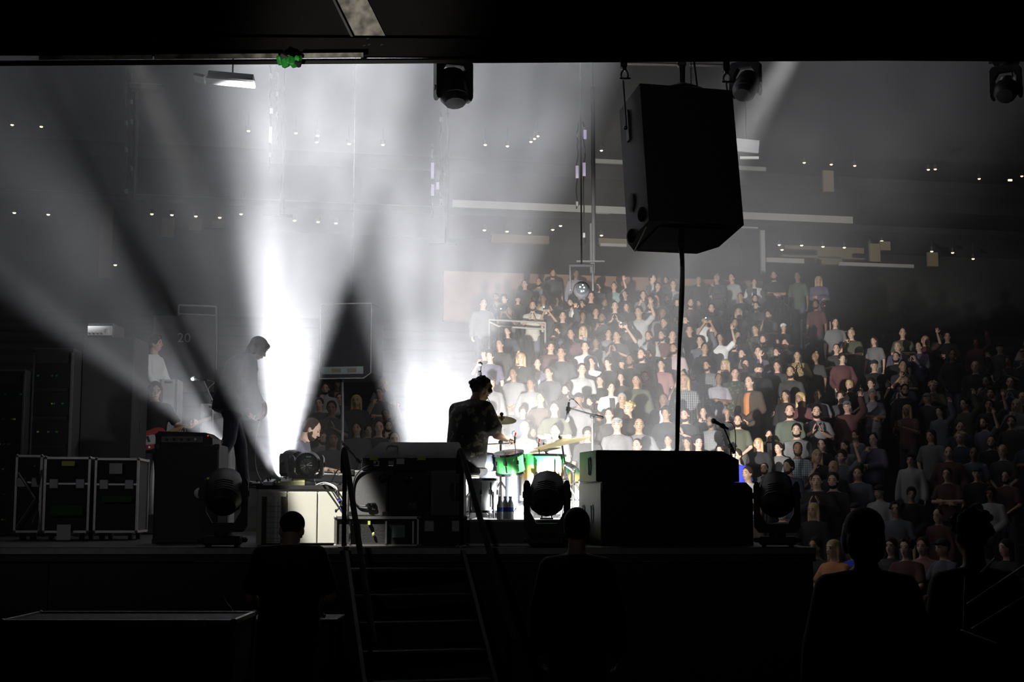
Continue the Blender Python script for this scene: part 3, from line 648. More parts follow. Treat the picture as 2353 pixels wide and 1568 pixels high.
cabL = cabinet('grey backed speaker cabinet with latches, lit on its left half', 802, 890, 1081, 1187, Ym, .6, group='speaker pair under the wedge', z_base=zc, m=mat('grey_cab_back', (0.16, 0.16, 0.165), 0.7, 0, 0.15, 40, 0.1))
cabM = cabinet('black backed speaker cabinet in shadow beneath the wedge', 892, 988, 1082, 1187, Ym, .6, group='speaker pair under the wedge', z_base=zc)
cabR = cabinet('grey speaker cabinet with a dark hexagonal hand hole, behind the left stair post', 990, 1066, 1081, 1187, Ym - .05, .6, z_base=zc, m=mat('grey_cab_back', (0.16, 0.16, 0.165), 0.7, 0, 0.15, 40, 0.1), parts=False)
MB().prism([(-.055, .0), (-.035, -.06), (.035, -.06), (.055, .0), (.055, .05), (.035, .10), (-.035, .10), (-.055, .05)], 'y', -.31, -.295).build('hand_hole', M_BLACK, cabR)
for q in cabR.children:
    if q.name.startswith('hand_hole'): q.location = (.07, 0, .2)
MB().cyl((.07, -.315, .14), (.07, -.315, .31), .006).build('grip_bar', M_STEEL, cabR)
for cab_ in (cabL, cabM):
    MB().lathe((.13 if cab_ is cabL else -.02, -.31, .34), (0, -1, 0), [(.035, 0), (.04, .01), (.02, .02)], 16).build('latch_dish', M_BLACK, cab_)
    MB().box((.15 if cab_ is cabL else .02, -.315, .345), (.03, .02, .03), None, .006).build('latch', M_CHROME, cab_)
    jp = MB().box((.03, -.308, .09), (.075, .012, .065)).build('jack_plate', M_GREYPLASTIC, cab_)
    for (dx, dz) in ((-.018, .016), (.018, .016), (-.018, -.016)): MB().box((.03 + dx, -.318, .09 + dz), (.026, .012, .02)).build('jack_socket', M_CHROME if dz > 0 or cab_ is cabL else M_BLACK, jp)
t = wedge('large black wedge monitor with yellow tape tabs on top of the speaker pair', 832, 1062, 1014, 1080, Ym, zat(1081, Ym), .55, .42)
wh = zat(1014, Ym) - zat(1081, Ym)
for u in (858, 968): MB(t.location).box((at(u, 1165, Ym).x, Ym - .004, zat(1053, Ym)), (.075, .008, .04)).build('yellow_tape', M_TAPE_Y, t)
for (u, m) in ((864, M_STEEL), (898, M_CHROME)): MB(t.location).box((at(u, 1165, Ym).x, Ym - .006, zat(1065, Ym)), (.06, .014, .05), None, .005).build('connector_plate', m, t)
MB(t.location).tube(curve_pts([at(888, 1036, Ym + .12), at(892, 1026, Ym + .12), at(910, 1026, Ym + .14), at(914, 1030, Ym + .14)], 5), .006, 6).build('pull_handle', M_STEEL, t)
# ---- right side-fill stack
Yr = 12.9
zr = zat(1108, Yr)
def trap_cab(label, u0, u1, v0, Y, z0, depth, chx, chz, group, slot):
    a = at(u0, 1165, Y); b = at(u1, 1165, Y); sx = b.x - a.x; h = zat(v0, Y) - z0
    t = thing('side_fill_speaker', label, 'speaker', ((a.x + b.x) / 2 + .03, Y + depth / 2 + .1, z0), R(12), group)
    P = [(-sx / 2, 0), (sx / 2, 0), (sx / 2, h - chz), (sx / 2 - chx, h), (-sx / 2, h)]
    MB().prism(P, 'y', -depth / 2, depth / 2).build('enclosure', M_BLACKWOOD, t)
    MB().box((0, depth / 2 + .006, h / 2), (sx * .9, .012, h * .85)).build('front_grille', M_GRILLE, t)
    e = MB().box((-sx / 2 - .004, 0, h / 2), (.01, depth * .96, h * .96)).build('end_panel', mat('grey_end_panel', (0.05, 0.05, 0.053), 0.6), t)
    for dy in slot:
        mb = MB().lathe((-sx / 2 - .01, dy, h * .5), (-1, 0, 0), [(.05, 0), (.055, .006), (.042, .007)], 16)
        mb.v = [Vector((p.x, dy + (p.y - dy) * .9, h * .5 + (p.z - h * .5) * 1.7)) for p in mb.v]; hd = mb.build('handle_cup', M_BLACK, e)
        MB().cap((-sx / 2 - .02, dy, h * .5 - .07), (-sx / 2 - .02, dy, h * .5 + .07), .008).build('grip', M_STEEL, hd)
    return t
trap_cab('lower long black side fill speaker carrying the chamfered one', 1350, 1716, 1108, Yr, SZ, .8, .06, .06, 'right side fill stack', (-.1, .2))
trap_cab('upper long black side fill speaker with chamfered top corner', 1345, 1690, 1035, Yr, zr + .003, .6, .16, .08, 'right side fill stack', (-.08,))
# ---- the big hanging speaker with its rigging
Yh = 9.2
pc = at(1553, 393, Yh + .3)
t = thing('hanging_speaker', 'big black speaker cabinet hung close overhead on steel rigging', 'speaker', pc); HS = t
W, D, H = .66, .60, .97
prof = [(-W / 2, -D / 2), (W / 2, -D / 2), (W / 2 - .02, D / 2 - .1), (W / 2 - .12, D / 2), (-W / 2 + .12, D / 2), (-W / 2 + .02, D / 2 - .1)]
vs = []
def hz_(x, y, z): return Vector((x, y, z))
me_rot = Euler((R(-9), 0, R(14))).to_matrix()
mb = MB()
bev = [(-W / 2, -D / 2), (W / 2, -D / 2), (W / 2, D / 2 - .16), (W / 2 - .10, D / 2), (-W / 2 + .10, D / 2), (-W / 2, D / 2 - .16)]
mb.prism(bev, 'z', -H / 2, H / 2)
enc = mb.build('enclosure', mat('worn_black_cabinet_paint', (0.04, 0.04, 0.042), 0.6, 0, 0.3, 30, 0.2), t); enc.rotation_euler = (R(-9), 0, R(14))
mb = MB().box((-W / 2 - .003, -D / 2 + .02, 0), (.012, .02, H * .98)).box((W / 2 + .003, -D / 2 + .02, 0), (.012, .02, H * .98))
MB().box((0, D / 2 + .004, 0), (W * .7, .012, H * .9)).build('front_grille', M_GRILLE, enc)
MB().box((0, 0, -H / 2 - .003), (W * .7, D * .7, .012)).build('bottom_plate', M_GREYPLASTIC, enc)
MB().tube([(-W / 2 + .02, -D / 2 + .12, -H / 2 - .004), (-W / 2 + .10, D / 2 - .01, -H / 2 - .004)], .005, 6).build('bare_metal_edge', M_ALU, enc)
for z_ in (-.40, -.47):
    MB().ell((-W / 2 - .005, -D / 2 + .12 if z_ > -.45 else D / 2 - .25, z_), (.03, .05, .05), 10, 8).build('corner_knob', M_BLACK, enc)
MB().lathe((-W / 2 - .002, 0, -.25), (-1, 0, 0), [(.06, 0), (.066, .006), (.05, .008)], 16).build('handle_cup', M_BLACK, enc)
MB().box((-W / 2 - .004, -.02, .30), (.01, .05, .22)).build('fly_track', M_STEEL, enc)
def top_pt(x, y): return pc + me_rot @ Vector((x, y, H / 2))
# rigging bar
t = thing('rigging_bar', 'steel spreader bar with shackles above the big hanging speaker', 'rigging', at(1552, 142, Yh + .3)); O = t.location; Yb = Yh + .3
MB(O).box((at(1432, 128, Yb) + at(1668, 130, Yb)) / 2, (.70, .05, .055), None, .006).build('bar', M_GREYPLASTIC, t)
MB(O).box((at(1440, 146, Yb) + at(1560, 149, Yb)) / 2, (.36, .05, .006), (0, R(1.2), 0)).build('lit_lower_edge', M_ALU, t)
MB(O).box((at(1585, 149, Yb) + at(1660, 151, Yb)) / 2, (.22, .05, .006), (0, R(1.2), 0)).build('lit_lower_edge', M_ALU, t)
for (u, v0, v1) in ((1433, 110, 156), (1668, 110, 164)):
    a = at(u, v0, Yb - .02); b = at(u, v1, Yb - .02); MB(O).box((a + b) / 2, (.045, .06, (a - b).length), None, .006).build('end_socket', M_BLACK, t)
    c0 = at(u + 2, v1 + 4, Yb - .03)
    ring = [c0 + Vector((.024 * math.sin(q) * (1 + .25 * math.cos(q)), 0, -.03 - .032 * -math.cos(q + math.pi) - .004)) for q in [2 * math.pi * j / 14 for j in range(14)]]
    sh = MB(O).tube(ring, .0075, 6, True).build('shackle', M_STEEL, t)
    MB(O).cap(c0 + Vector((-.03, 0, -.062)), c0 + Vector((.036, 0, -.062)), .007).build('shackle_pin', M_CHROME, sh)
    MB(O).cyl(c0 + Vector((0, 0, .02)), c0 + Vector((0, 0, -.01)), .016).build('eye_bolt', M_CHROME, t)
a = at(1568, 126, Yb); b = at(1568, 200, Yb)
MB(O).cyl(a, b, .022, .018, 10).build('centre_drop', M_BLACK, t); MB(O).box(at(1566, 146, Yb), (.06, .06, .05), None, .008).build('centre_clamp', M_STEEL, t)
MB(O).cap(at(1432, 186, Yb - .03), at(1440, 296, Yb - .12), .006).build('side_wire', M_STEEL, t)
MB(O).ell(at(1437, 294, Yb - .12), .016, 8, 6).build('wire_clip', M_CHROME, t)
MB(O).cap(at(1668, 186, Yb - .03), at(1672, 215, Yb), .006).build('side_wire', M_STEEL, t)
MB(O).lathe(at(1566, 208, Yb), (0, 0, 1), [(.17, -.02), (.15, .0), (.08, .03), (.045, .045)], 12).build('swivel_cap', M_BLACK, t)
# hoist chain of separate links
t = thing('hoist_chain', 'thin steel hoist chain beside the drop over the hanging speaker', 'chain', at(1586, 200, Yb)); O = t.location
a = at(1587, 118, Yb - .03); n = 18
lm = None
for q in range(n):
    if lm is None:
        ring = [Vector((.0055 * math.cos(j * math.pi / 5), 0, .0095 * math.sin(j * math.pi / 5))) for j in range(10)]
        lk = MB().tube(ring, .0022, 5, True).build('link', M_STEEL, t); lm = lk.data
    else:
        lk = bpy.data.objects.new('link', lm); C.objects.link(lk); lk.parent = t
    lk.location = a - O - Vector((0, 0, q * .0145)); lk.rotation_euler = (0, 0, R(90) * (q % 2))
cable('black power cable dropping onto the top of the hanging speaker', [at(1592, 112, Yb - .02), at(1597, 160, Yb - .02), at(1603, 208, Yb)], .007, None, 'hanging cables')
cable('long doubled black cable hanging from the big speaker to the side fill stack', [pc + Vector((0, 0, -.36)), at(1567, 600, Yh + .35), at(1564, 700, Yh + 1.2), at(1560, 820, Yh + 2.2), at(1556, 940, Yh + 3.2), at(1555, 1040, 13.1)], .0155, None, 'hanging cables')
cable('thinner second strand twisted beside the long hanging cable', [pc + Vector((.03, 0, -.36)), at(1570, 600, Yh + .33), at(1569, 700, Yh + 1.2), at(1562, 820, Yh + 2.2), at(1561, 940, Yh + 3.2), at(1558, 1040, 13.1)], .009, None, 'hanging cables')
# far hanging speaker
pf = at(808, 790, 19.5)
t = thing('hanging_speaker', 'far hanging speaker with pale outlined edges, dark between the two beams', 'speaker', pf, R(-10))
W, D, H = .72, .6, 1.02
P = [(-W / 2, -H / 2), (W / 2 - .10, -H / 2), (W / 2, -H / 2 + .07), (W / 2, H / 2), (-W / 2, H / 2)]
MB().prism(P, 'y', -D / 2, D / 2).build('enclosure', M_BLACKWOOD, t)
Q = P + [P[0]]
for i in range(5): MB().tube([(Q[i][0], -D / 2, Q[i][1]), (Q[i + 1][0], -D / 2, Q[i + 1][1])], .008, 6).build('edge_strip', M_ALU, t)
MB().box((-.03, -D / 2 - .004, -H / 2 + .11), (W * .8, .012, .10)).build('label_plate', mat('grey_meter', (0.25, 0.3, 0.29), 0.5), t)
for (dx) in (-.12, .1): MB().box((dx, -D / 2 - .012, -H / 2 + .11), (.13, .01, .05)).build('amber_label', M_BEIGE, t)
MB().box((0, 0, H / 2 + .03), (W * .6, .06, .05)).build('fly_bracket', M_STEEL, t); MB().cyl((0, 0, H / 2), (0, 0, 9.5), .004).build('suspension_wire', M_RAILBLK, t)
cable('pale doubled cable hanging below the far speaker', [at(786, 875, 19.4), at(787, 960, 19.4), at(786, 1040, 19.4), (at(786, 1165, 19.4).x, 19.4, SZ + .02)], .02, M_STEEL, 'hanging cables')
# ---- hung lighting towers and bars in the air over the stage
M_POLE = mat('dull_grey_pole', (0.03, 0.03, 0.033), 0.6)
M_WIRE = mat('black_wire_rope', (0.015, 0.015, 0.016), 0.6)
def tower(label, u, vt, vb, Y, boxes, purple, du=-5):
    a = at(u, vt, Y); b = at(u + du, vb, Y); b = Vector((a.x, Y, b.z))
    t = thing('hanging_light_tower', label, 'light tower', b, 0, 'hung light towers'); s = Y / 18.0
    MB(b).cyl(a, b, .028 * s, .028 * s, 10).build('pole', M_POLE, t)
    MB(b).box(b + Vector((-.06, 0, -.01)), (.36 * s, .08, .025)).build('foot_plate', M_POLE, t)
    MB(b).cyl(a, Vector((a.x, Y, 16)), .008, .008, 6).build('suspension_wire', M_RAILBLK, t)
    random.seed(int(u))
    for (du_, v0, v1) in boxes:
        p0, p1 = at(u + du_, v0, Y), at(u + du_, v1, Y); pts = []
        n = 14
        for q in range(n + 1): pts.append(p0.lerp(p1, q / n) + Vector((random.uniform(-.02, .02), random.uniform(-.02, .02), 0)))
        MB(b).tube(pts, .012, 5).build('cable_loom', M_BLACK, t)
        for q in range(3):
            c = p0.lerp(p1, random.random()); MB(b).box(c, (.05, .05, .09), None, .01).build('cable_clamp', M_STEEL, t)
    for (du_, v0, v1) in purple:
        p0, p1 = at(u + du_, v0, Y), at(u + du_, v1, Y)
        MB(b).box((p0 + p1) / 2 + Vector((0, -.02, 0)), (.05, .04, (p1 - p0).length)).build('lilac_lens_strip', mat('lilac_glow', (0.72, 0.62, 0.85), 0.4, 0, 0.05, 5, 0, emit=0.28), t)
    return t
tower('hung light tower with wide top box, over the far left stage', 316, 213, 461, 24.0, ((-26, 140, 470), (-14, 160, 440)), ())
o = [x for x in C.objects if x.name.startswith('hanging_light_tower')][0]
MB(o.location).box(at(337, 202, 24), (.6, .2, .11), (0, R(3), 0), .015).build('top_box', M_GREYPLASTIC, o)
tower('hung light tower with lilac glints over the beam behind the guitarist', 652, 280, 495, 24.0, ((-30, 150, 400), (-16, 150, 330)), ((-30, 292, 330), (-28, 250, 262)))
tower('hung light tower with lilac glints below the hung moving light', 1028, 260, 560, 24.0, ((-35, 330, 500), (-15, 250, 470)), ((-34, 375, 410), (-34, 425, 450), (-22, 420, 436)))
tower('hung light tower with two lilac lens strips, near the big hanging speaker', 1362, 200, 600, 24.0, ((-36, 280, 480), (-20, 280, 560)), ((-36, 382, 410), (-20, 375, 405), (-18, 300, 320)))
t = thing('hanging_lamp', 'lone lilac lit square lamp high over the dark crowd', 'stage light', at(2327, 190, 20))
MB().box((0, 0, 0), (.14, .10, .12), None, .01).build('housing', M_BLACK, t); MB().box((0, -.055, 0), (.12, .012, .10)).build('glowing_face', mat('lilac_glow', (0.72, 0.62, 0.85), 0.4, 0, 0.05, 5, 0, emit=0.5), t)
MB().cyl((0, 0, .06), (0, 0, 10), .012).build('suspension_pole', M_BLACK, t)
# bent white reflector bar
t = thing('hanging_reflector', 'bent white lit bar hung high at the left, under the ceiling', 'light fixture', at(510, 185, 17.0)); O = t.location
a, b, c, d = at(447, 178, 17), at(470, 183, 17), at(476, 184, 17), at(585, 194, 17)
MB(O).box((a + b) / 2, (.13, .16, .04), (R(-18), R(14), 0)).build('short_panel', M_WHITE, t)
MB(O).box((c + d) / 2, ((d - c).length, .13, .03), (R(-18), math.atan2((c - d).z, (d - c).x), 0)).build('long_panel', M_WHITE, t)
MB(O).box((c + d) / 2 + Vector((0, .02, .07)), ((d - c).length * .95, .12, .06), (R(-18), math.atan2((c - d).z, (d - c).x), 0)).build('housing', M_BLACK, t)
MB(O).cyl((c + d) / 2 + Vector((0, .1, .1)), (c + d) / 2 + Vector((0, .1, 9)), .01).build('suspension_wire', M_RAILBLK, t)
# dark screen panel near the right of the hanging speaker (far scoreboard edge)
p = at(1715, 335, 30)
t = thing('hanging_sign', 'faint grey hung panel just past the hanging speaker', 'sign', p)
MB().box((0, 0, 0), (.55, .08, .28), (0, R(6), 0), .01).build('panel', mat('grey_portal', (0.2, 0.2, 0.21), 0.8), t); MB().box((.05, -.05, -.28), (.4, .06, .05)).build('lower_rail', M_FASCIA, t); MB().cyl((0, 0, .1), (0, 0, 12), .012).build('suspension_wire', M_RAILBLK, t)
# ---------------------------------------------------------------- drum riser and kit
DZ = zat(1195, 12.85)
a = at(1078, 1165, 12.85); b = at(1336, 1165, 12.85)
t = thing('drum_riser', 'low dark fronted drum riser with a bright lower edge', 'riser', ((a.x + b.x) / 2, 14.35, SZ)); DR = t
rw = b.x - a.x
MB().box((0, 0, (DZ - SZ) / 2 - .01), (rw, 3.0, DZ - SZ - .02), None, .003).build('frame', mat('olive_grey_board', (0.13, 0.13, 0.11), 0.7), t)
MB().box((0, 0, DZ - SZ - .011), (rw + .01, 3.02, .02)).build('carpet', mat('white_grey_carpet', (0.45, 0.45, 0.46), 0.95, 0, 0.2, 50, 0.3), t)
MB().box((0, -1.51, .012), (rw, .02, .02)).build('bottom_edge', M_WHITE, t)
# vistalite style shell: green, amber, clear bands along the height
def band_mat():
    m = bpy.data.materials.new('banded_drum_shell'); m.use_nodes = True; nt = m.node_tree; N = nt.nodes; L = nt.links; b = N['Principled BSDF']
    tc = N.new('ShaderNodeTexCoord'); sp = N.new('ShaderNodeSeparateXYZ'); L.new(tc.outputs['Generated'], sp.inputs[0])
    cr = N.new('ShaderNodeValToRGB'); L.new(sp.outputs['Z'], cr.inputs[0])
    e = cr.color_ramp.elements; e[0].position = 0.0; e[0].color = (.75, .75, .78, 1); e[1].position = 1.0; e[1].color = (.05, .5, .12, 1)
    for p, c in ((.45, (.8, .75, .6, 1)), (.55, (.75, .5, .15, 1)), (.74, (.7, .5, .15, 1)), (.80, (.06, .5, .12, 1))):
        q = e.new(p); q.color = c
    L.new(cr.outputs[0], b.inputs['Base Color']); b.inputs['Roughness'].default_value = .2; b.inputs['Coat Weight'].default_value = .5
    return m
M_SHELL = band_mat(); M_SKIN = mat('coated_drum_head', (0.72, 0.75, 0.68), 0.6, 0, 0.1, 20)
M_BRONZE = mat('bronze_cymbal', (0.62, 0.53, 0.28), 0.32, 1.0, 0.15, 40, 0.1)
def drum(label, c, r, h, axis=(0, 0, 1), legs=0, name='drum', shell=None, lugs=8, group='drums of the kit'):
    c = Vector(c); u, v, d = basis(axis)
    t = thing(name, label, 'drum', c, 0, group)
    MB().lathe((0, 0, 0), axis, [(r, 0), (r, h)], 32).build('shell', shell or M_SHELL, t)
    MB().lathe(d * h, axis, [(r * .99, 0), (r * .97, .006), (.001, .008)], 32).build('drum_head', M_SKIN, t)
    for z_ in (0, h): MB().lathe(d * (z_ - .012), axis, [(r, 0), (r * 1.045, .002), (r * 1.045, .024), (r * .98, .026)], 32).build('hoop', M_CHROME, t)
    for q in range(lugs):
        a_ = 2 * math.pi * (q + .3) / lugs; p = (u * math.cos(a_) + v * math.sin(a_)) * r * 1.03
        MB().cap(p + d * h * .15, p + d * h * .9, .006, .006, 6).build('tension_rod', M_CHROME, t)
        MB().box(p + d * h * .6, (.025, .025, .05), None, .006).build('lug', M_CHROME, t)
    for q in range(legs):
        a_ = 2 * math.pi * (q + .15) / legs; p = (u * math.cos(a_) + v * math.sin(a_)) * r * 1.06
        MB().cap(Vector((p.x, p.y, h * .6)), Vector((p.x * 1.1, p.y * 1.1, DZ - c.z + .012)), .009, .009, 8).build('leg', M_CHROME, t)
    return t
p = at(1245, 1165, 14.2)
drum('big floor tom with green, amber and clear bands', (p.x, 14.2, DZ + .16), .235, zat(1048, 14.2) - DZ - .16, legs=3, name='floor_tom')
p = at(1174, 1046, 13.95)
drum('green rack tom tilted toward the drummer with a pale head', p - Vector((0, 0, .17)) , .145, .19, (-.12, -.22, 1), name='rack_tom', shell=mat('green_drum_shell', (0.08, 0.5, 0.12), 0.25))
p = at(1114, 1165, 13.75)
drum('bright clear shelled snare stand drum beside the drummer seat', (p.x, 13.52, DZ + .07), .12, .30, legs=3, name='side_drum', shell=mat('clear_drum_shell', (0.8, 0.82, 0.84), 0.2))
p = at(1262, 1165, 14.75)
drum('bass drum lying on its side behind the floor tom', (p.x - .05, 14.85, DZ + .31), .28, .42, (.5, 1, 0), name='bass_drum', lugs=10, shell=M_SHELL)
# cymbals on stands
def cymbal(label, c, r, tilt, base, group='cymbals of the kit'):
    c = Vector(c); n = Euler(tilt).to_matrix() @ Vector((0, 0, 1)); base = Vector(base)
    t = thing('cymbal_stand', label, 'cymbal', base, 0, group)
    MB(base).lathe(c, n, [(r, -.012), (r * .7, 0), (r * .25, .010), (r * .18, .026), (.012, .03), (.012, .026), (r * .18, .022), (r * .25, .007), (r * .7, -.003)], 36).build('cymbal', M_BRONZE, t)
    MB(base).cap(c - n * .04, c + n * .06, .007).build('wing_rod', M_CHROME, t); MB(base).ell(c + n * .05, .02, 8, 6).build('wing_nut', M_BLACK, t)
    MB(base).ell(c - n * .02, (.03, .03, .012), 10, 6).build('felt', M_RUBBER, t)
    k_ = Vector((base.x, base.y, c.z - .22)); MB(base).cap(c - n * .04, k_, .009).build('boom_arm', M_CHROME, t)
    MB(base).cyl(k_, base + Vector((0, 0, .12)), .012).build('stand_tube', M_CHROME, t); MB(base).ell(k_, .026, 10, 8).build('tilter', M_CHROME, t)
    MB(base).ell(base + Vector((0, 0, (c.z - base.z) * .5)), .022, 8, 6).build('collar', M_CHROME, t)
    for q in range(3):
        a_ = 2.1 * q + .4; MB(base).cap(base + Vector((0, 0, .38)), base + Vector((.26 * math.cos(a_), .26 * math.sin(a_), .012)), .009).build('leg', M_CHROME, t)
    return t
cymbal('dark crash cymbal edge on beside the drummer head', at(1152, 963, 14.4), .155, (R(20), R(4), 0), (at(1150, 1165, 14.55).x, 14.75, DZ))
cymbal('wide gold ride cymbal tilted up toward the boom microphone', at(1290, 1016, 14.0), .28, (R(7), R(-12), 0), (at(1291, 1165, 14.0).x + .03, 14.0, DZ))
cymbal('second pale hi hat cymbal just under the ride cymbal', at(1253, 1032, 14.35), .17, (R(6), R(-9), 0), (at(1318, 1165, 14.4).x, 14.4, DZ))
# throne
p = at(1080, 1165, 13.9)
t = thing('drum_throne', 'black padded drum throne under the drummer', 'stool', (p.x, 13.85, DZ))
MB().lathe((0, 0, .42), (0, 0, 1), [(.15, 0), (.17, .02), (.17, .06), (.14, .075)], 20).build('seat', M_RUBBER, t)
MB().cyl((0, 0, .12), (0, 0, .42), .016).build('post', M_CHROME, t)
for q in range(3): MB().cap((0, 0, .25), (.22 * math.cos(2.1 * q + 1.6), .22 * math.sin(2.1 * q + 1.6), .012), .01).build('leg', M_CHROME, t)
# ---------------------------------------------------------------- microphones
def mic_stand(label, base, k_, boom0, boom1, mic_dir, m=None, tripod=True, small=False, group='microphone stands', mic=True, cable_pts=None):
    base, k_, boom0, boom1 = map(Vector, (base, k_, boom0, boom1)); m = m or M_BLACK
    t = thing('microphone_stand', label, 'microphone stand', base, 0, group); r = .011
    mid = base.lerp(k_, .5)
    MB(base).cyl(base + Vector((0, 0, .02)), mid, r * 1.35).build('lower_tube', m, t); MB(base).cyl(mid, k_, r).build('upper_tube', M_STEEL if m is M_BLACK else m, t)
    MB(base).cyl(mid - Vector((0, 0, .04)), mid + Vector((0, 0, .04)), r * 1.9).build('clutch', M_BLACK, t)
    MB(base).ell(k_, r * 2.2, 8, 6).build('swivel', M_BLACK, t)
    MB(base).cap(boom0, boom1, r * .8).build('boom', m, t)
    MB(base).cap(boom0, boom0.lerp(boom1, .18), r * 1.5).build('counterweight', M_BLACK, t)
    if tripod:
        for q in range(3): MB(base).cap(base + Vector((0, 0, .10)), base + Vector((.3 * math.cos(2.1 * q + .5), .3 * math.sin(2.1 * q + .5), .012)), .009).build('leg', M_BLACK, t)
    else: MB(base).lathe(base, (0, 0, 1), [(.13, 0), (.13, .015), (.03, .03)], 20).build('round_base', M_BLACK, t)
    if mic:
        d = Vector(mic_dir).normalized(); s = .7 if small else 1
        mi = MB(base).cyl(boom1 - d * .06 * s, boom1 + d * .10 * s, .011 * s, .019 * s, 10).build('microphone', M_GREYPLASTIC, t)
        MB(base).ell(boom1 + d * .12 * s, .028 * s, 12, 8).build('mesh_ball', M_STEEL, mi); MB(base).cyl(boom1 - d * .01, boom1 + d * .03, .024 * s, .024 * s, 10).build('clip', M_BLACK, mi)
    if cable_pts: MB(base).tube(curve_pts([Vector(q) for q in cable_pts], 6), .005, 6).build('microphone_cable', M_STEEL, t)
    return t
def fl(u, Y, z): p = at(u, 1165, Y); return Vector((p.x, Y, z))
Yb_ = 14.6
mic_stand('boom microphone stand aimed left past the ride cymbal', fl(1362, Yb_, SZ), at(1361, 957, Yb_), at(1384, 960, Yb_), at(1306, 938, Yb_ - .1), (-.1, 0, -1), None, True, False, 'microphone stands', True, [at(1308, 922, Yb_ - .1), at(1312, 917, Yb_ - .1), at(1322, 922, Yb_), at(1350, 955, Yb_), at(1362, 970, Yb_)])
Yd = 15.6
mic_stand('overhead drum microphone on a tall stand rising behind the drummer head', fl(1097, Yd, DZ), at(1098, 885, Yd), at(1097, 900, Yd), at(1102, 862, Yd), (.05, 0, 1), None, True, False)
Yg = 15.8
mic_stand('vocal microphone on a long boom in front of the guitarist', fl(490, Yg, SZ), at(488, 925, Yg), at(498, 943, Yg), at(466, 873, Yg), (-1, .2, .15), M_STEEL, True, False, 'microphone stands', True, [at(470, 873, Yg), at(492, 879, Yg), at(478, 895, Yg), at(484, 925, Yg)])
Y_ = 15.4
t = mic_stand('plain black straight stand post behind the guitarist legs', fl(522, Y_, SZ), at(520, 930, Y_), at(520, 934, Y_), at(520, 920, Y_), (0, 0, 1), M_BLACK, False, False, 'microphone stands', False)
Yq = 14.2
mic_stand('short black stand with a bulky clamp microphone at the end of the right stack', fl(1686, Yq, SZ), at(1678, 1025, Yq), at(1686, 1040, Yq), at(1662, 980, Yq), (-.6, -.2, .3), None, True, False, 'microphone stands', True, [at(1672, 970, Yq), at(1684, 975, Yq), at(1690, 1000, Yq), at(1689, 1055, Yq)])
t = [o for o in C.objects if o.name.startswith('microphone_stand')][-1] if False else None
Yw = 13.35
mic_stand('small clip microphone with blue tape poking above the stair rail', fl(834, 14.0, SZ), at(828, 1060, 14.0), at(826, 1062, Yw), at(800, 1032, Yw), (-.7, 0, .7), None, True, True, 'microphone stands', True, [at(806, 1040, Yw), at(820, 1052, Yw), at(826, 1062, Yw), at(820, 1080, Yw)])
# tom microphones with red clips
for (lb, u, v, Y) in (('tiny red ringed clip microphone over the green rack tom', 1183, 1012, 13.95), ('tiny red tipped clip microphone over the floor tom', 1238, 1026, 14.1)):
    p = at(u, v, Y); t = thing('clip_microphone', lb, 'microphone', p, 0, 'clip microphones on the drums')
    MB().cap((0, 0, -.02), (.005, 0, .03), .012).build('capsule', M_GREYPLASTIC, t); MB().cap((.003, 0, .03), (.01, 0, .07), .008).build('red_sleeve', mat('red_plastic', (0.6, 0.04, 0.03), 0.4), t)
    MB().tube(curve_pts([(0, 0, .09), (-.02, 0, .085), (-.025, 0, .06), (-.012, 0, .03)], 5), .003, 6).build('loop_cable', M_BLACK, t)
    MB().cap((0, 0, -.02), (.01, .02, -.12), .005).build('gooseneck', M_BLACK, t)
# small floor lamps blazing at the drum kit from the riser edge
M_BLAZE = mat('blazing_lamp_lens', (1.0, 1.0, 0.98), 0.3, 0, 0.01, 5, 0, emit=30.0)
for (lb, u, v, Y, tg, pw) in (('small blazing floor lamp seen under the moving head before the drums', 1256, 1170, 13.2, (1120, 1160, 13.85), 420), ('small blazing floor lamp beside the side fill stack', 1327, 1178, 13.6, (1250, 1110, 14.6), 1100)):
    p = at(u, v, Y); d = (at(*tg) - p).normalized(); rt = math.atan2(-d.x, d.y)
    t = thing('floor_lamp', lb, 'stage light', fl(u, Y, DZ), 0, 'floor lamps on the drum riser'); O = t.location
    MB(O).lathe(p - d * .02, d, [(.02, -.06), (.035, -.05), (.04, 0), (.04, .03), (.036, .03)], 16).build('can', M_BLACK, t)
    MB(O).lathe(p + d * .012, d, [(.034, 0), (.03, .012), (.002, .018)], 16).build('lens', M_BLAZE, t)
    for s_ in (-1, 1): MB(O).cap(p + Vector((s_ * .045, 0, 0)), Vector((p.x + s_ * .045, p.y, DZ + .01)), .006).build('bracket_arm', M_BLACK, t)
    MB(O).box(Vector((p.x, p.y, DZ + .008)), (.12, .08, .014)).build('foot_plate', M_BLACK, t)
    L_ = spot('floor_lamp_light', p + d * .05, at(*tg), pw, 66 if pw < 500 else 95, .6, .03, (1, 1, .97)); L_.parent = t; L_.location = p + d * .05 - O
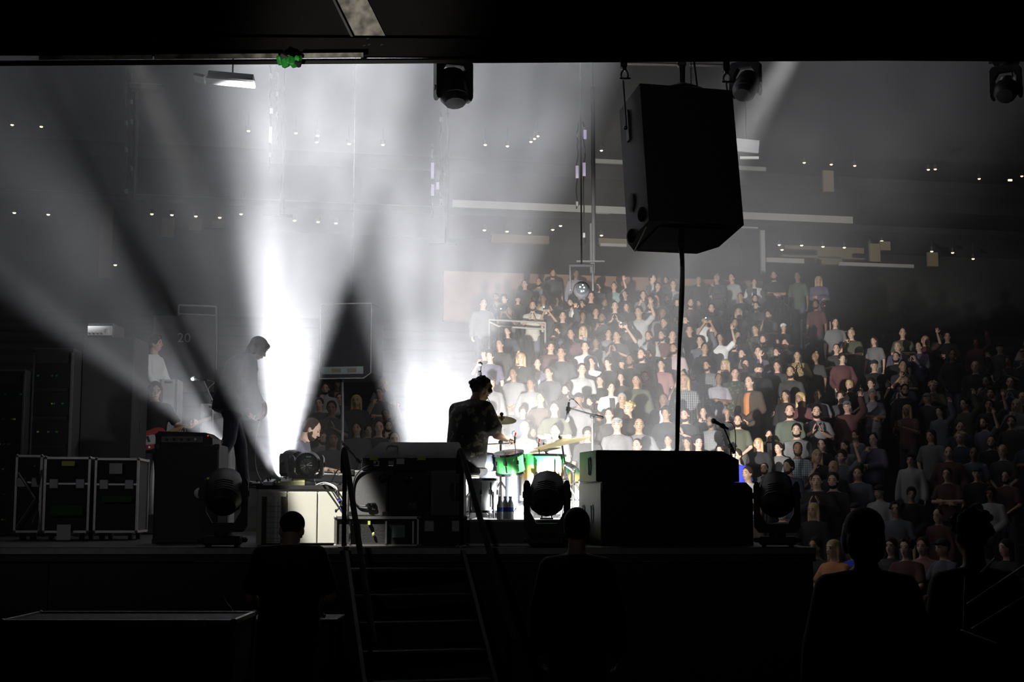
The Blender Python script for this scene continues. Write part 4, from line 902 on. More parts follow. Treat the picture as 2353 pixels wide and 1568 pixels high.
# water bottles
M_PET = mat('clear_plastic_bottle', (0.75, 0.78, 0.8), 0.15, 0, 0.05, 10); M_BLUE = mat('blue_label', (0.05, 0.1, 0.6), 0.5)
for (lb, u, Y) in (('clear water bottle with blue label, nearest the drummer foot', 1149, 13.25), ('middle clear water bottle with blue label by the drum riser edge', 1161, 13.3), ('third clear water bottle with blue label, nearest the floor tom', 1173, 13.27)):
    p = fl(u, Y, DZ); t = thing('water_bottle', lb, 'bottle', p, 0, 'water bottles on the drum riser')
    MB().lathe((0, 0, 0), (0, 0, 1), [(.026, 0), (.031, .005), (.031, .12), (.027, .15), (.013, .18), (.013, .195)], 14).build('bottle_body', M_PET, t)
    MB().lathe((0, 0, .07), (0, 0, 1), [(.0315, 0), (.0325, .002), (.0325, .038), (.0315, .04)], 14).build('label_band', M_BLUE, t)
    MB().cyl((0, 0, .193), (0, 0, .212), .015, .015, 12).build('cap', M_WHITE, t)
# kick of stage clutter near the drum kit: towel heap and small amp behind
t = thing('towel', 'white towel heap on the drum riser beside the bottles', 'towel', fl(1190, 13.5, DZ), 0)
random.seed(5); mb = MB()
for q in range(9): mb.ell((random.uniform(-.08, .08), random.uniform(-.06, .06), random.uniform(.02, .10)), (.07, .06, .035), 10, 7, (random.uniform(-.6, .6), random.uniform(-.6, .6), random.uniform(0, 3)))
mb.build('cloth', M_WHITE, t, True)
# keyboard at which the third musician sits
p = fl(742, 15.95, SZ)
t = thing('keyboard', 'black keyboard instrument on a crossed stand in front of the seated musician', 'keyboard', p, R(70))
MB().box((0, 0, .66), (1.0, .32, .09), None, .012).build('case', M_BLACK, t)
for q in range(24): MB().box((-.46 + q * .04, -.09, .71), (.036, .13, .015)).build('white_key', M_WHITE, t)
for q in (0, 1, 3, 4, 5, 7, 8, 10, 11, 12, 14, 15, 17, 18, 19, 21, 22): MB().box((-.44 + q * .04, -.06, .722), (.02, .08, .012)).build('black_key', M_BLACK, t)
for s_ in (-1, 1): MB().cap((s_ * .35, 0, .02), (-s_ * .35, 0, .62), .014).build('stand_leg', M_STEEL, t)
p = fl(682, 15.95, SZ)
t = thing('piano_stool', 'black stool under the seated musician', 'stool', p)
MB().box((0, 0, .46), (.34, .34, .07), None, .02).build('seat', M_BLACK, t)
for a_ in (-1, 1):
    for b_ in (-1, 1): MB().cap((a_ * .13, b_ * .13, .43), (a_ * .15, b_ * .15, .012), .013).build('leg', M_STEEL, t)
# ---------------------------------------------------------------- stairs up to the stage, turned a little
ST = Vector((at(927, 1165, 12.36).x, 12.36, 0)); SR = R(13)
t = thing('stage_stairs', 'dark open stair unit leading up to the stage between the bent rails', 'stairs', ST, SR)
for q in range(7):
    z_ = SZ - .2 * (q + 1) + .02
    if z_ < .05: break
    MB().box((0, -.14 - .27 * q, z_), (.98, .28, .03), None, .004).build('tread', M_DECK, t)
    MB().box((0, -.28 - .27 * q + .004, z_ + .006), (.98, .008, .022)).build('nosing', M_STEEL, t)
for s_ in (-1, 1): MB().prism([(0, SZ - .05), (-1.9, .0), (-1.9, -.0 + .12), (-.15, SZ - .02), (0, SZ - .02)], 'x', s_ * .5 - .015, s_ * .5 + .015).build('stringer', M_BLACK, t)
m3 = Matrix.Rotation(SR, 3, 'Z')
for (s_, lb, lenf) in ((-1, 'bent black pipe handrail on the left side of the stage stairs', 1.0), (1, 'bent black pipe handrail on the right side of the stage stairs', 1.0)):
    t = thing('stair_handrail', lb, 'handrail', ST + m3 @ Vector((s_ * .51, 0, SZ)), SR, 'stage stair rails')
    top = Vector((0, .02, .80))
    pts = [top + Vector((0, .10, -.16)), top + Vector((0, .10, -.03)), top + Vector((0, .075, .02)), top + Vector((0, .03, .04)), top + Vector((0, -.02, .015)), top + Vector((0, -.25, -.14)), top + Vector((0, -2.05, -1.42))]
    MB().tube(curve_pts(pts[:6], 4) + [pts[6]], .024, 10).build('rail_tube', M_RAILBLK, t)
    MB().cyl((0, 0, 0), (0, 0, .80 - .10), .02, .02, 10).build('upper_post', M_RAILBLK, t)
    MB().cyl((0, -1.82, -SZ + .0), (0, -1.82, -.50), .02, .02, 10).build('lower_post', M_RAILBLK, t)
    MB().lathe((0, 0, 0), (0, 0, 1), [(.05, .0), (.05, .012), (.025, .02)], 12).build('post_flange', M_STEEL, t)
# ---------------------------------------------------------------- backstage foreground
Yt = 10.6
p = fl(625, Yt, 0)
t = thing('work_table', 'dark work table with papers in front of the capped stagehand', 'table', p)
tz = zat(1418, Yt)
MB().box((0, 0, tz - .015), (1.05, .5, .03), None, .004).build('table_top', M_BLACKWOOD, t)
MB().box((0, -.25, tz - .004), (1.05, .012, .012)).build('front_edge', M_ALU, t)
for a_ in (-1, 1):
    for b_ in (-1, 1): MB().box((a_ * .49, b_ * .22, tz / 2 - .015), (.035, .035, tz - .03)).build('leg', M_BLACK, t)
p = fl(545, Yt - .1, tz); M_RED = mat('dull_red_notebook', (0.25, 0.07, 0.05), 0.7)
tag(MB().box(p + Vector((0, 0, .008)), (.18, .12, .016), (0, 0, .2), .003).build('notebook', M_RED), 'reddish notebook lying on the work table', 'notebook')
p = fl(730, Yt - .05, tz)
t = thing('folded_leaflet', 'standing folded paper leaflet at the table end', 'paper', p)
for s_ in (-1, 1): MB().add([(s_ * .055 * (1 if s_ < 0 else .2), -.02, 0), (s_ * .055, .05, 0), (.025, .03, .12)], [(0, 1, 2)]).box((s_ * .02, .03, .03), (.05, .003, .06), (0, s_ * .3, 0)).build('leaf', M_PAPER, t)
tag(MB().tube(curve_pts([at(511, 1365, Yt - .05), at(520, 1385, Yt - .05), at(532, 1400, Yt - .05), fl(545, Yt - .08, tz + .006)], 6), .005, 6).build('goose_neck_wire', M_STEEL), 'thin curved wire rising from the work table', 'wire')
p = fl(300, 9.6, 0); cz = zat(1432, 9.3)
t = case('large black flight case with worn metal lid edge in the dark foreground', p.x, 9.75, 0, 1.5, .75, cz, 0, er=.014, lid=.3, casters=True)
for q in range(6):
    MB().box((-.6 + q * .22, -.38, cz - .02), (.16, .012, .03), None, .003).build('lid_catch', M_ALU, t)
# folding barrier at the lower right
def steps_rail():
    Y = 6.6
    base = fl(2240, Y, 0)
    t = thing('access_steps', 'metal access steps with slanted rails and grated tread at the dark right edge', 'steps', base)
    O = base
    def tub(name, pts, r=.008, m=M_STEEL): MB(O).tube([at(*q) for q in pts], r, 6).build(name, m, t)
    tub('handrail', [(2253, 1318, 6.7), (2285, 1285, 7.2)], .007, M_ALU)
    tub('handrail', [(2217, 1394, 6.6), (2353, 1302, 7.2), (2420, 1258, 7.6)], .008)
    tub('mid_rail', [(2232, 1448, 6.6), (2353, 1374, 7.1), (2420, 1335, 7.5)], .008)
    tub('post', [(2219, 1328, 6.6), (2217, 1394, 6.6), (2216, 1500, 6.6)], .007)
    a = at(2208, 1452, 6.6); b = at(2290, 1483, 6.45)
    MB(O).tube([a, b], .012, 8).build('front_bar', M_ALU, t)
    for q in range(9):
        c = a.lerp(b, q / 8); MB(O).tube([c, c + Vector((.42, .12, .012))], .004, 5).build('grate_bar', M_STEEL, t)
    for q in range(3):
        c = a.lerp(b, q / 2 * .9 + .05); MB(O).cyl(c, Vector((c.x, c.y, 0)), .014, .014, 8).build('leg', M_BLACK, t)
steps_rail()
# ---------------------------------------------------------------- people
def remeshed(mb, voxel, name, smooth_it=4):
    """join overlapping limbs into one continuous skin"""
    me = mb.mesh(name); o = bpy.data.objects.new('tmp', me); C.objects.link(o)
    r = o.modifiers.new('r', 'REMESH'); r.mode = 'VOXEL'; r.voxel_size = voxel; r.use_smooth_shade = True
    s = o.modifiers.new('s', 'SMOOTH'); s.factor = .5; s.iterations = smooth_it
    dg = bpy.context.evaluated_depsgraph_get(); out = bpy.data.meshes.new_from_object(o.evaluated_get(dg))
    bpy.data.objects.remove(o); bpy.data.meshes.remove(me); out.name = name
    return out
def V(*a): return Vector(a)
def hand_geo(mb, wrist, d, pn, side, curl=.5, s=1.0):
    """palm, four unequal bent fingers and a thumb; d = pointing direction, pn = palm normal, side = +1/-1 thumb side"""
    d = Vector(d).normalized(); pn = Vector(pn); pn = (pn - d * pn.dot(d)).normalized(); a = d.cross(pn) * side
    w = Vector(wrist); rot = Matrix((a, d, pn)).transposed()
    mb.ell(w + d * .045 * s, (.038 * s, .05 * s, .016 * s), 10, 8, rot)
    for k, (off, ln) in enumerate(((.028, .068), (.010, .078), (-.009, .072), (-.027, .056))):
        p0 = w + d * .078 * s + a * off * s; c = curl
        p1 = p0 + (d * math.cos(c * .7) + pn * math.sin(c * .7)) * ln * .45 * s + a * off * .12 * s
        p2 = p1 + (d * math.cos(c * 1.7) + pn * math.sin(c * 1.7)) * ln * .32 * s
        p3 = p2 + (d * math.cos(c * 2.5) + pn * math.sin(c * 2.5)) * ln * .26 * s
        for q0, q1, r0, r1 in ((p0, p1, .0092, .0085), (p1, p2, .0085, .0078), (p2, p3, .0078, .0065)): mb.cap(q0, q1, r0 * s, r1 * s, 7)
    t0 = w + d * .02 * s + a * .034 * s; t1 = t0 + (d * .55 + a * .6 + pn * .3) .normalized() * .04 * s; t2 = t1 + (d * .85 + a * .15 + pn * .4).normalized() * .032 * s
    mb.cap(t0, t1, .012 * s, .0105 * s, 7); mb.cap(t1, t2, .0105 * s, .008 * s, 7)
# local frame: the person faces -Y, +X is the person's left hand side
STAND = dict(hip=V(0, 0, .95), chest=V(0, .01, 1.28), neck=V(0, .01, 1.47), head=V(0, -.015, 1.635),
             lsh=V(.172, .01, 1.395), rsh=V(-.172, .01, 1.395), lel=V(.235, .03, 1.12), rel=V(-.235, .03, 1.12), lwr=V(.255, -.05, .87), rwr=V(-.255, -.05, .87),
             lhd=V(0, -.2, -1), rhd=V(0, -.2, -1), lpn=V(-1, 0, 0), rpn=V(1, 0, 0),
             lkn=V(.10, -.02, .50), rkn=V(-.10, -.02, .50), lan=V(.105, .03, .085), ran=V(-.105, .03, .085), look=V(0, -1, 0), lto=V(0, -1, 0), rto=V(0, -1, 0), curl=.55)
def pose(**kw):
    p = dict(STAND); p.update(kw); return p
def head_frame(p):
    f = Vector(p['look']).normalized(); up = (p['head'] - p['neck']).normalized(); up = V(0, 0, 1) * .6 + up * .6
    if 'headup' in p: up = Vector(p['headup'])
    s = f.cross(up).normalized() * -1; u = s.cross(f) * -1
    u = (u if u.dot(up) > 0 else -u).normalized()
    s = u.cross(f) * -1; s = s if s.dot(p['lsh'] - p['rsh']) > 0 else -s
    return s.normalized(), f, u
def torso_secs(p, g=0.0, z0=0.0, belly=0.0, wide=1.0):
    hip, ch, nk = p['hip'], p['chest'], p['neck']
    sa = (p['lsh'] - p['rsh']).normalized(); up = (ch - hip).normalized(); fr = sa.cross(up).normalized() * -1
    fr = fr if fr.dot(Vector(p.get('front', (0, -1, 0)))) > 0 else -fr
    up2 = (nk - ch).normalized(); fr2 = sa.cross(up2).normalized(); fr2 = fr2 if fr2.dot(fr) > 0 else -fr2
    hs = (p['lkn'] - p['rkn']); hs = sa if hs.length < .02 else sa
    S = [(hip - up * (.10 + z0), hs, fr, .145 * wide + g, .105 + g), (hip, hs, fr, .168 * wide + g, .118 + g), (hip.lerp(ch, .33), sa, fr, .150 * wide + g, .105 + g + belly), (hip.lerp(ch, .7), sa, fr, .160 * wide + g, .110 + g + belly * .5),
         (ch + up2 * .03, sa, fr2, .178 * wide + g, .115 + g), (ch.lerp(nk, .55), sa, fr2, .178 * wide + g, .095 + g), (ch.lerp(nk, .85), sa, fr2, .12 * wide + g * .7, .07 + g * .6), (nk + up2 * .01, sa, fr2, .062 + g * .5, .058 + g * .5)]
    return S
def body_mesh(name, p, voxel=.011, hands=True, face=True):
    mb = MB(); s, f, u = head_frame(p); h = p['head']; rot = Matrix((s, -f, u)).transposed()
    mb.loft(torso_secs(p, -.012), 18)
    mb.ell(h + u * .022, (.073, .092, .098), 18, 12, rot); mb.ell(h + f * .02 - u * .045, (.058, .068, .075), 16, 10, rot)
    mb.ell(h + f * .048 - u * .092, (.030, .026, .022), 10, 8, rot)                       # chin
    mb.cap(h - u * .06 - f * .02, p['neck'] - (p['neck'] - p['chest']).normalized() * .02, .053, .060, 12)
    if face:
        mb.cap(h + f * .086 + u * .012, h + f * .108 - u * .028, .010, .014, 8)           # nose
        for q in (-1, 1):
            mb.ell(h + s * q * .074 - f * .005 - u * .008, (.012, .022, .034), 8, 6, rot)  # ears
            mb.ell(h + f * .082 + s * q * .03 + u * .028, (.026, .012, .009), 8, 6, rot)   # brow
            mb.ell(h + f * .066 + s * q * .036 - u * .03, (.022, .018, .022), 8, 6, rot)   # cheek
        mb.ell(h + f * .084 - u * .055, (.026, .012, .008), 8, 6, rot); mb.ell(h + f * .082 - u * .068, (.022, .012, .008), 8, 6, rot)
    for L in 'lr':
        mb.cap(p['neck'] - V(0, 0, .02), p[L + 'sh'], .056, .05, 10); mb.cap(p[L + 'sh'], p[L + 'el'], .050, .040, 10); mb.cap(p[L + 'el'], p[L + 'wr'], .040, .026, 10)
        hp = p['hip'] + (p['lsh'] - p['rsh']).normalized() * (.088 if L == 'l' else -.088) - V(0, 0, .03)
        mb.cap(hp, p[L + 'kn'], .082, .056, 12); mb.cap(p[L + 'kn'], p[L + 'an'], .056, .038, 10)
        calf = p[L + 'kn'].lerp(p[L + 'an'], .3) - Vector(p[L + 'to']) * .012; mb.ell(calf, (.052, .055, .11), 10, 8)
        mb.cap(p[L + 'an'] - V(0, 0, .035), p[L + 'an'] - V(0, 0, .045) + Vector(p[L + 'to']) * .13, .036, .028, 8)
    me = remeshed(mb, voxel, name, 3)
    if hands:
        mb = MB()
        for L in 'lr':
            hand_geo(mb, p[L + 'wr'], p[L + 'hd'], p[L + 'pn'], 1 if L == 'l' else -1, p['curl'])
        hm_ = mb.mesh('h', True); bm = bmesh.new(); bm.from_mesh(me); bm.from_mesh(hm_); bm.to_mesh(me); bm.free(); bpy.data.meshes.remove(hm_)
        me.polygons.foreach_set('use_smooth', [True] * len(me.polygons))
    return me
def shirt_mesh(name, p, sleeve='short', g=.016, voxel=.014, belly=.0, long=0.06, collar=False, wide=1.0, lump=0.0):
    mb = MB(); S = torso_secs(p, g, long, belly, wide)
    mb.loft(S, 20)
    for L in 'lr':
        sh, el, wr = p[L + 'sh'], p[L + 'el'], p[L + 'wr']; mb.cap(p['neck'].lerp(p['chest'], .22), sh, .05 + g * .8, .05 + g * .7, 12)
        if sleeve == 'short':
            e = sh.lerp(el, .72); mb.cap(sh, e, .052 + g * .7, .054 + g * .8, 12); mb.cyl(e, sh.lerp(el, .82), .054 + g * .8, .057 + g * .9, 12)
        elif sleeve == 'long':
            mb.cap(sh, el, .052 + g * .8, .050 + g, 12); mb.cap(el, el.lerp(wr, .93), .050 + g, .036 + g, 12)
        else: mb.ell(sh, (.05 + g, .05 + g, .06 + g), 10, 8)
    if collar: mb.lathe(p['neck'] - (p['head'] - p['neck']).normalized() * .02, p['head'] - p['neck'], [(.075, 0), (.07, .05), (.062, .055)], 14)
    return remeshed(mb, voxel, name, 3)
def trouser_mesh(name, p, g=.014, voxel=.014, wide=1.0):
    mb = MB(); S = torso_secs(p, g * .6)
    mb.loft([(p['hip'] + (p['chest'] - p['hip']).normalized() * .06, S[1][1], S[1][2], .155, .11), S[1], S[0]], 18)
    for L in 'lr':
        hp = p['hip'] + (p['lsh'] - p['rsh']).normalized() * (.088 if L == 'l' else -.088) - V(0, 0, .03)
        mb.cap(hp, p[L + 'kn'], .086 + g, .060 + g * wide, 12); mb.cap(p[L + 'kn'], p[L + 'an'] - V(0, 0, .03), .060 + g * wide, .046 + g * wide, 12)
    return remeshed(mb, voxel, name, 3)
def shoe_mesh(name, p):
    mb = MB()
    for L in 'lr':
        a = p[L + 'an']; d = Vector(p[L + 'to']).normalized()
        mb.cap(a - V(0, 0, .03), a - V(0, 0, .045) - d * .02, .045, .045, 10); mb.cap(a - V(0, 0, .045), a - V(0, 0, .05) + d * .15, .044, .036, 10)
        s = d.cross(V(0, 0, 1)); c = a - V(0, 0, .078) + d * .06
        mb.box(c, (.085, .29, .018), Matrix((s, d, s.cross(d))).transposed(), .006)
    return mb.mesh(name, True)
def hair_mesh(name, p, kind='short', voxel=.011):
    s, f, u = head_frame(p); h = p['head']; rot = Matrix((s, -f, u)).transposed(); mb = MB()
    if kind in ('short', 'crop', 'swept'):
        g = {'crop': .005, 'short': .011, 'swept': .018}[kind]
        mb.ell(h - f * .018 + u * .04, (.076 + g, .086 + g, .088 + g), 16, 10, rot); mb.ell(h - f * .045 + u * .0, (.070 + g, .058 + g, .075), 14, 8, rot)
        if kind == 'swept': mb.ell(h + f * .055 + u * .10, (.06, .04, .03), 10, 8, rot)
        for q in (-1, 1): mb.ell(h + s * q * .07 + f * .005 + u * .02, (.012 + g * .5, .025, .035), 8, 6, rot)
    elif kind == 'long':
        mb.ell(h - f * .015 + u * .042, (.088, .10, .085), 16, 10, rot); mb.ell(h - f * .05 - u * .05, (.088, .06, .12), 14, 10, rot)
        for q in (-1, 1): mb.cap(h + s * q * .075 + u * .03 - f * .01, h + s * q * .085 - u * .20 - f * .01, .028, .024, 10)
        mb.ell(h - f * .05 - u * .17, (.10, .045, .10), 12, 8, rot)
    elif kind == 'curly':
        random.seed(11); mb.ell(h - f * .02 + u * .035, (.088, .10, .095), 14, 10, rot)
        for q in range(46):
            a = random.uniform(0, 6.28); b = random.uniform(-.25, 1.3)
            d_ = s * math.cos(a) * math.cos(b) - f * math.sin(a) * math.cos(b) + u * math.sin(b)
            if d_.dot(f) > .55 and b < .6: continue
            mb.ell(h + u * .03 - f * .015 + d_ * random.uniform(.088, .112), random.uniform(.016, .026), 8, 6)
        return remeshed(mb, voxel * .8, name, 0)
    elif kind == 'bun':
        mb.ell(h - f * .02 + u * .042, (.082, .094, .084), 16, 10, rot); mb.ell(h - f * .06 + u * .125, (.042, .042, .042), 10, 8, rot)
    elif kind == 'shag':
        mb.ell(h - f * .012 + u * .042, (.095, .108, .092), 16, 10, rot); mb.ell(h - f * .055 - u * .04, (.092, .062, .10), 14, 10, rot)
        for q in (-1, 1): mb.ell(h + s * q * .078 + f * .02 - u * .02, (.022, .05, .07), 10, 8, rot)
        mb.ell(h + f * .075 + u * .07, (.07, .03, .035), 10, 8, rot)
    elif kind == 'cap':
        mb.ell(h - f * .01 + u * .055, (.086, .102, .072), 18, 10, rot); mb.ell(h + f * .12 + u * .055, (.07, .065, .012), 14, 6, rot)
        mb.ell(h - f * .012 + u * .128, (.01, .01, .008), 8, 6)
        mb.ell(h - f * .055 - u * .0, (.07, .045, .06), 12, 8, rot)
    elif kind == 'beanie':
        mb.ell(h - f * .012 + u * .062, (.09, .10, .09), 18, 10, rot); mb.lathe(h + u * .02 - f * .01, u, [(.088, 0), (.098, .005), (.098, .04), (.088, .045)], 18)
    return remeshed(mb, voxel, name, 2)
def eye_mesh(name, p):
    s, f, u = head_frame(p); h = p['head']; rot = Matrix((s, -f, u)).transposed(); mb = MB()
    for q in (-1, 1):
        mb.ell(h + s * q * .031 + f * .083 + u * .008, (.014, .008, .007), 8, 6, rot); mb.ell(h + s * q * .032 + f * .092 + u * .032, (.020, .006, .005), 8, 6, rot)
    mb.ell(h + f * .093 - u * .061, (.021, .006, .004), 8, 6, rot)
    return mb.mesh(name, True)
def beard_mesh(name, p):
    s, f, u = head_frame(p); h = p['head']; rot = Matrix((s, -f, u)).transposed(); mb = MB()
    mb.ell(h + f * .035 - u * .085, (.058, .052, .04), 14, 8, rot)
    for q in (-1, 1): mb.ell(h + s * q * .058 + f * .015 - u * .045, (.014, .035, .045), 8, 6, rot)
    mb.ell(h + f * .09 - u * .045, (.03, .01, .008), 8, 6, rot)
    return remeshed(mb, .009, name, 2)
M_EYE = mat('dark_eye', (0.02, 0.015, 0.012), 0.4); M_SHOE = mat('dark_shoe_leather', (0.03, 0.03, 0.032), 0.5)
SKINS = [mat('skin_fair', (0.62, 0.42, 0.32), 0.55, 0, 0.06, 30), mat('skin_rosy', (0.60, 0.37, 0.29), 0.55, 0, 0.06, 30), mat('skin_tan', (0.46, 0.29, 0.2), 0.55, 0, 0.06, 30), mat('skin_brown', (0.24, 0.14, 0.09), 0.55, 0, 0.06, 30)]
HAIRS = {'black': mat('black_hair', (0.012, 0.011, 0.011), 0.7, 0, 0.3, 60, 0.4, spec=0.2), 'brown': mat('brown_hair', (0.03, 0.018, 0.011), 0.75, 0, 0.3, 60, 0.4, spec=0.2), 'blonde': mat('blonde_hair', (0.42, 0.3, 0.14), 0.5, 0, 0.3, 60, 0.4), 'grey': mat('grey_hair', (0.35, 0.34, 0.33), 0.6, 0, 0.3, 60, 0.4)}
def mk(name, me, m, parent):
    o = bpy.data.objects.new(name, me); C.objects.link(o); o.parent = parent
    if len(me.materials) == 0: me.materials.append(m)
    o.material_slots[0].link = 'OBJECT'; o.material_slots[0].material = m
    return o
def person(label, loc, rotz, p, skin, shirt_m, trouser_m, hair='short', hair_m=None, sleeve='short', beard=None, sc_=1.0, belly=0.0, shirt_kw=None, shoe_m=None, group=None, hands=True, vox=.010):
    me = body_mesh('person', p, vox, hands)
    o = bpy.data.objects.new('person', me); C.objects.link(o); me.materials.append(skin); o.material_slots[0].link = 'OBJECT'; o.material_slots[0].material = skin
    o.location = loc; o.rotation_euler = (0, 0, rotz); o.scale = (sc_, sc_, sc_); tag(o, label, 'person', group)
    mk('shirt', shirt_mesh('shirt', p, sleeve, belly=belly, **(shirt_kw or {})), shirt_m, o)
    mk('trousers', trouser_mesh('trousers', p), trouser_m, o); mk('shoes', shoe_mesh('shoes', p), shoe_m or M_SHOE, o)
    if hair: mk('hat' if hair in ('cap', 'beanie') else 'hair', hair_mesh('hair', p, hair), hair_m or HAIRS['black'], o)
    mk('facial_features', eye_mesh('facial_features', p), M_EYE, o)
    if beard: mk('beard', beard_mesh('beard', p), beard, o)
    return o
M_NAVY = mat('dark_navy_cloth', (0.03, 0.032, 0.05), 0.85, 0, 0.2, 30); M_BLKCLOTH = mat('black_cloth', (0.012, 0.012, 0.014), 0.85, 0, 0.2, 30, 0.1)
M_DENIM = mat('grey_blue_denim', (0.10, 0.11, 0.15), 0.85, 0, 0.2, 40, 0.1); M_GREYCLOTH = mat('charcoal_cloth', (0.06, 0.06, 0.07), 0.85, 0, 0.2, 30)
# --- guitarist: hunched, facing right in the picture and a little away, hands low on the guitar, one leg back
# local -Y is forward; turned so that forward points to +X (slightly away)
PG = pose(hip=V(0, .06, .93), chest=V(0, -.03, 1.24), neck=V(0, -.14, 1.41), head=V(0, -.245, 1.515), lsh=V(.17, -.07, 1.345), rsh=V(-.17, -.07, 1.345),
          lel=V(.26, -.08, 1.08), rel=V(-.25, -.03, 1.07), lwr=V(.15, -.24, .86), rwr=V(-.10, -.22, .84), lhd=V(-.2, -.6, -.8), rhd=V(.3, -.4, -1), lpn=V(-.6, .5, 0), rpn=V(.6, .6, 0),
          lkn=V(.10, -.10, .48), rkn=V(-.10, .10, .50), lan=V(.11, -.16, .085), ran=V(-.11, .34, .15), look=V(0, -.86, -.5), headup=V(0, -.45, .9), rto=V(0, -.9, -.45), lto=V(0, -1, 0), curl=.9)
gy = 14.7; gp = fl(536, gy, RZ + .006)
GUIT = person('person with shaggy hair and dark jacket, head bowed over a red guitar', gp, R(90 + 32), PG, SKINS[0], mat('dark_grey_jacket', (0.045, 0.045, 0.06), 0.9, 0, 0.25, 20, 0.2), M_NAVY, 'shag', HAIRS['brown'], 'long', sc_=.96, shirt_kw=dict(g=.058, long=.03, collar=True, wide=1.15))
# guitar: body at the hip
def guitar(label, loc, rot, bodym, s=1.0):
    t = thing('electric_guitar', label, 'guitar', loc); t.rotation_euler = rot; t.scale = (s, s, s)
    P = []
    for k_ in range(28):
        a = 2 * math.pi * k_ / 28; r = .17 + .035 * math.cos(2 * a) - .02 * math.cos(a) + .018 * math.sin(3 * a)
        P.append((r * math.cos(a) * 1.05, r * math.sin(a) * .82))
    MB().prism(P, 'y', -.022, .022).build('body', bodym, t)
    MB().box((.02, -.026, -.02), (.17, .008, .11), (0, .2, 0), .002).build('scratch_plate', M_WHITE, t)
    MB().box((.46, -.024, 0), (.62, .022, .045), None, .006).build('neck', mat('maple_neck', (0.35, 0.2, 0.1), 0.4), t)
    hd = MB().prism([(.76, -.03), (.94, -.045), (.95, .02), (.90, .045), (.76, .03)], 'y', -.03, -.014).build('headstock', M_BLACK, t)
    for q in range(6): MB().cap((.79 + q * .025, -.022, .035), (.79 + q * .025, -.022, .06), .006).build('tuning_peg', M_CHROME, hd)
    for q in range(6): MB().cyl((-.10, -.03, -.018 + q * .0072), (.77, -.038, -.016 + q * .0064), .0012, .0012, 4).build('string', M_CHROME, t)
    for dx in (-.02, .08): MB().box((dx, -.03, 0), (.03, .012, .075), None, .003).build('pickup', M_BLACK, t)
    for (dx, dz) in ((-.09, -.08), (-.04, -.095)): MB().cyl((dx, -.022, dz), (dx, -.042, dz), .012).build('knob', M_CHROME, t)
    return t
M_REDG = mat('red_lacquer', (0.35, 0.02, 0.02), 0.2, 0, 0.1, 10)
mg = Matrix.Rotation(R(122), 3, 'Z')
guitar('dark red electric guitar slung low in front of the bowed guitarist', gp + mg @ Vector((-.03, -.215, .84)), (R(8), R(-28), R(122)), M_REDG)
cable('thin pale instrument cable from the guitar down to the pedals', [gp + mg @ Vector((-.1, -.25, .76)), gp + Vector((.24, -.1, .5)), gp + Vector((.27, -.25, .2)), on_riser(607, 13.6)], .0035, M_STEEL, 'stage cables')
# --- drummer: seated, back to us, looking down right
PD = pose(hip=V(0, .05, .56), chest=V(0, .0, .90), neck=V(0, -.07, 1.08), head=V(.0, -.15, 1.19), lsh=V(.185, -.02, 1.015), rsh=V(-.185, -.02, 1.015),
          lel=V(.255, -.10, .78), rel=V(-.265, -.08, .77), lwr=V(.20, -.30, .74), rwr=V(-.20, -.30, .74), lhd=V(-.1, -1, .05), rhd=V(.1, -1, .05), lpn=V(0, 0, -1), rpn=V(0, 0, -1),
          lkn=V(.17, -.42, .52), rkn=V(-.17, -.42, .52), lan=V(.17, -.40, .10), ran=V(-.17, -.40, .10), look=V(.15, -.85, -.45), headup=V(0, -.3, 1), curl=1.1)
dp = fl(1078, 13.95, DZ)
M_CAMO = blotch_mat('dark_flower_shirt', (0.02, 0.02, 0.022), (0.20, 0.18, 0.12), 17)
dr_rot = R(180 - 42)
person('person drumming with back turned, dark blotched short sleeved shirt and grey jeans', dp, dr_rot, PD, SKINS[2], M_CAMO, M_DENIM, 'curly', HAIRS['black'], 'short', sc_=1.05, shirt_kw=dict(g=.038, long=.06, wide=1.14), belly=.03)
md = Matrix.Rotation(dr_rot, 3, 'Z')
for s_ in (-1, 1):
    a = dp + md @ Vector((s_ * .19, -.36, .74)); b = a + md @ Vector((-s_ * .08, -.36, .02))
    t = thing('drumstick', 'wooden drumstick held in the drummer\'s hand', 'drumstick', a, 0, 'drumsticks')
    MB(a).cap(a - (b - a) * .15, b, .007, .005).build('shaft', mat('hickory', (0.55, 0.4, 0.22), 0.5), t); MB(a).ell(b, .008, 8, 6).build('tip', M_WHITE, t)
# glasses on the drummer
s_, f_, u_ = head_frame(PD); gh = PD['head']
t = thing('glasses', 'black framed glasses on the drummer', 'glasses', dp, dr_rot)
for q in (-1, 1):
    c = gh + s_ * q * .034 + f_ * .098 + u_ * .008
    MB().tube([c + s_ * .024 * math.cos(a) + u_ * .02 * math.sin(a) for a in [2 * math.pi * j / 12 for j in range(12)]], .003, 5, True).build('rim', M_BLACK, t)
    MB().cap(gh + s_ * q * .06 + f_ * .09 + u_ * .012, gh + s_ * q * .082 - f_ * .01 + u_ * .012, .003).build('temple_arm', M_BLACK, t)
MB().cap(gh + s_ * .012 + f_ * .104 + u_ * .012, gh - s_ * .012 + f_ * .104 + u_ * .012, .003).build('bridge', M_BLACK, t)
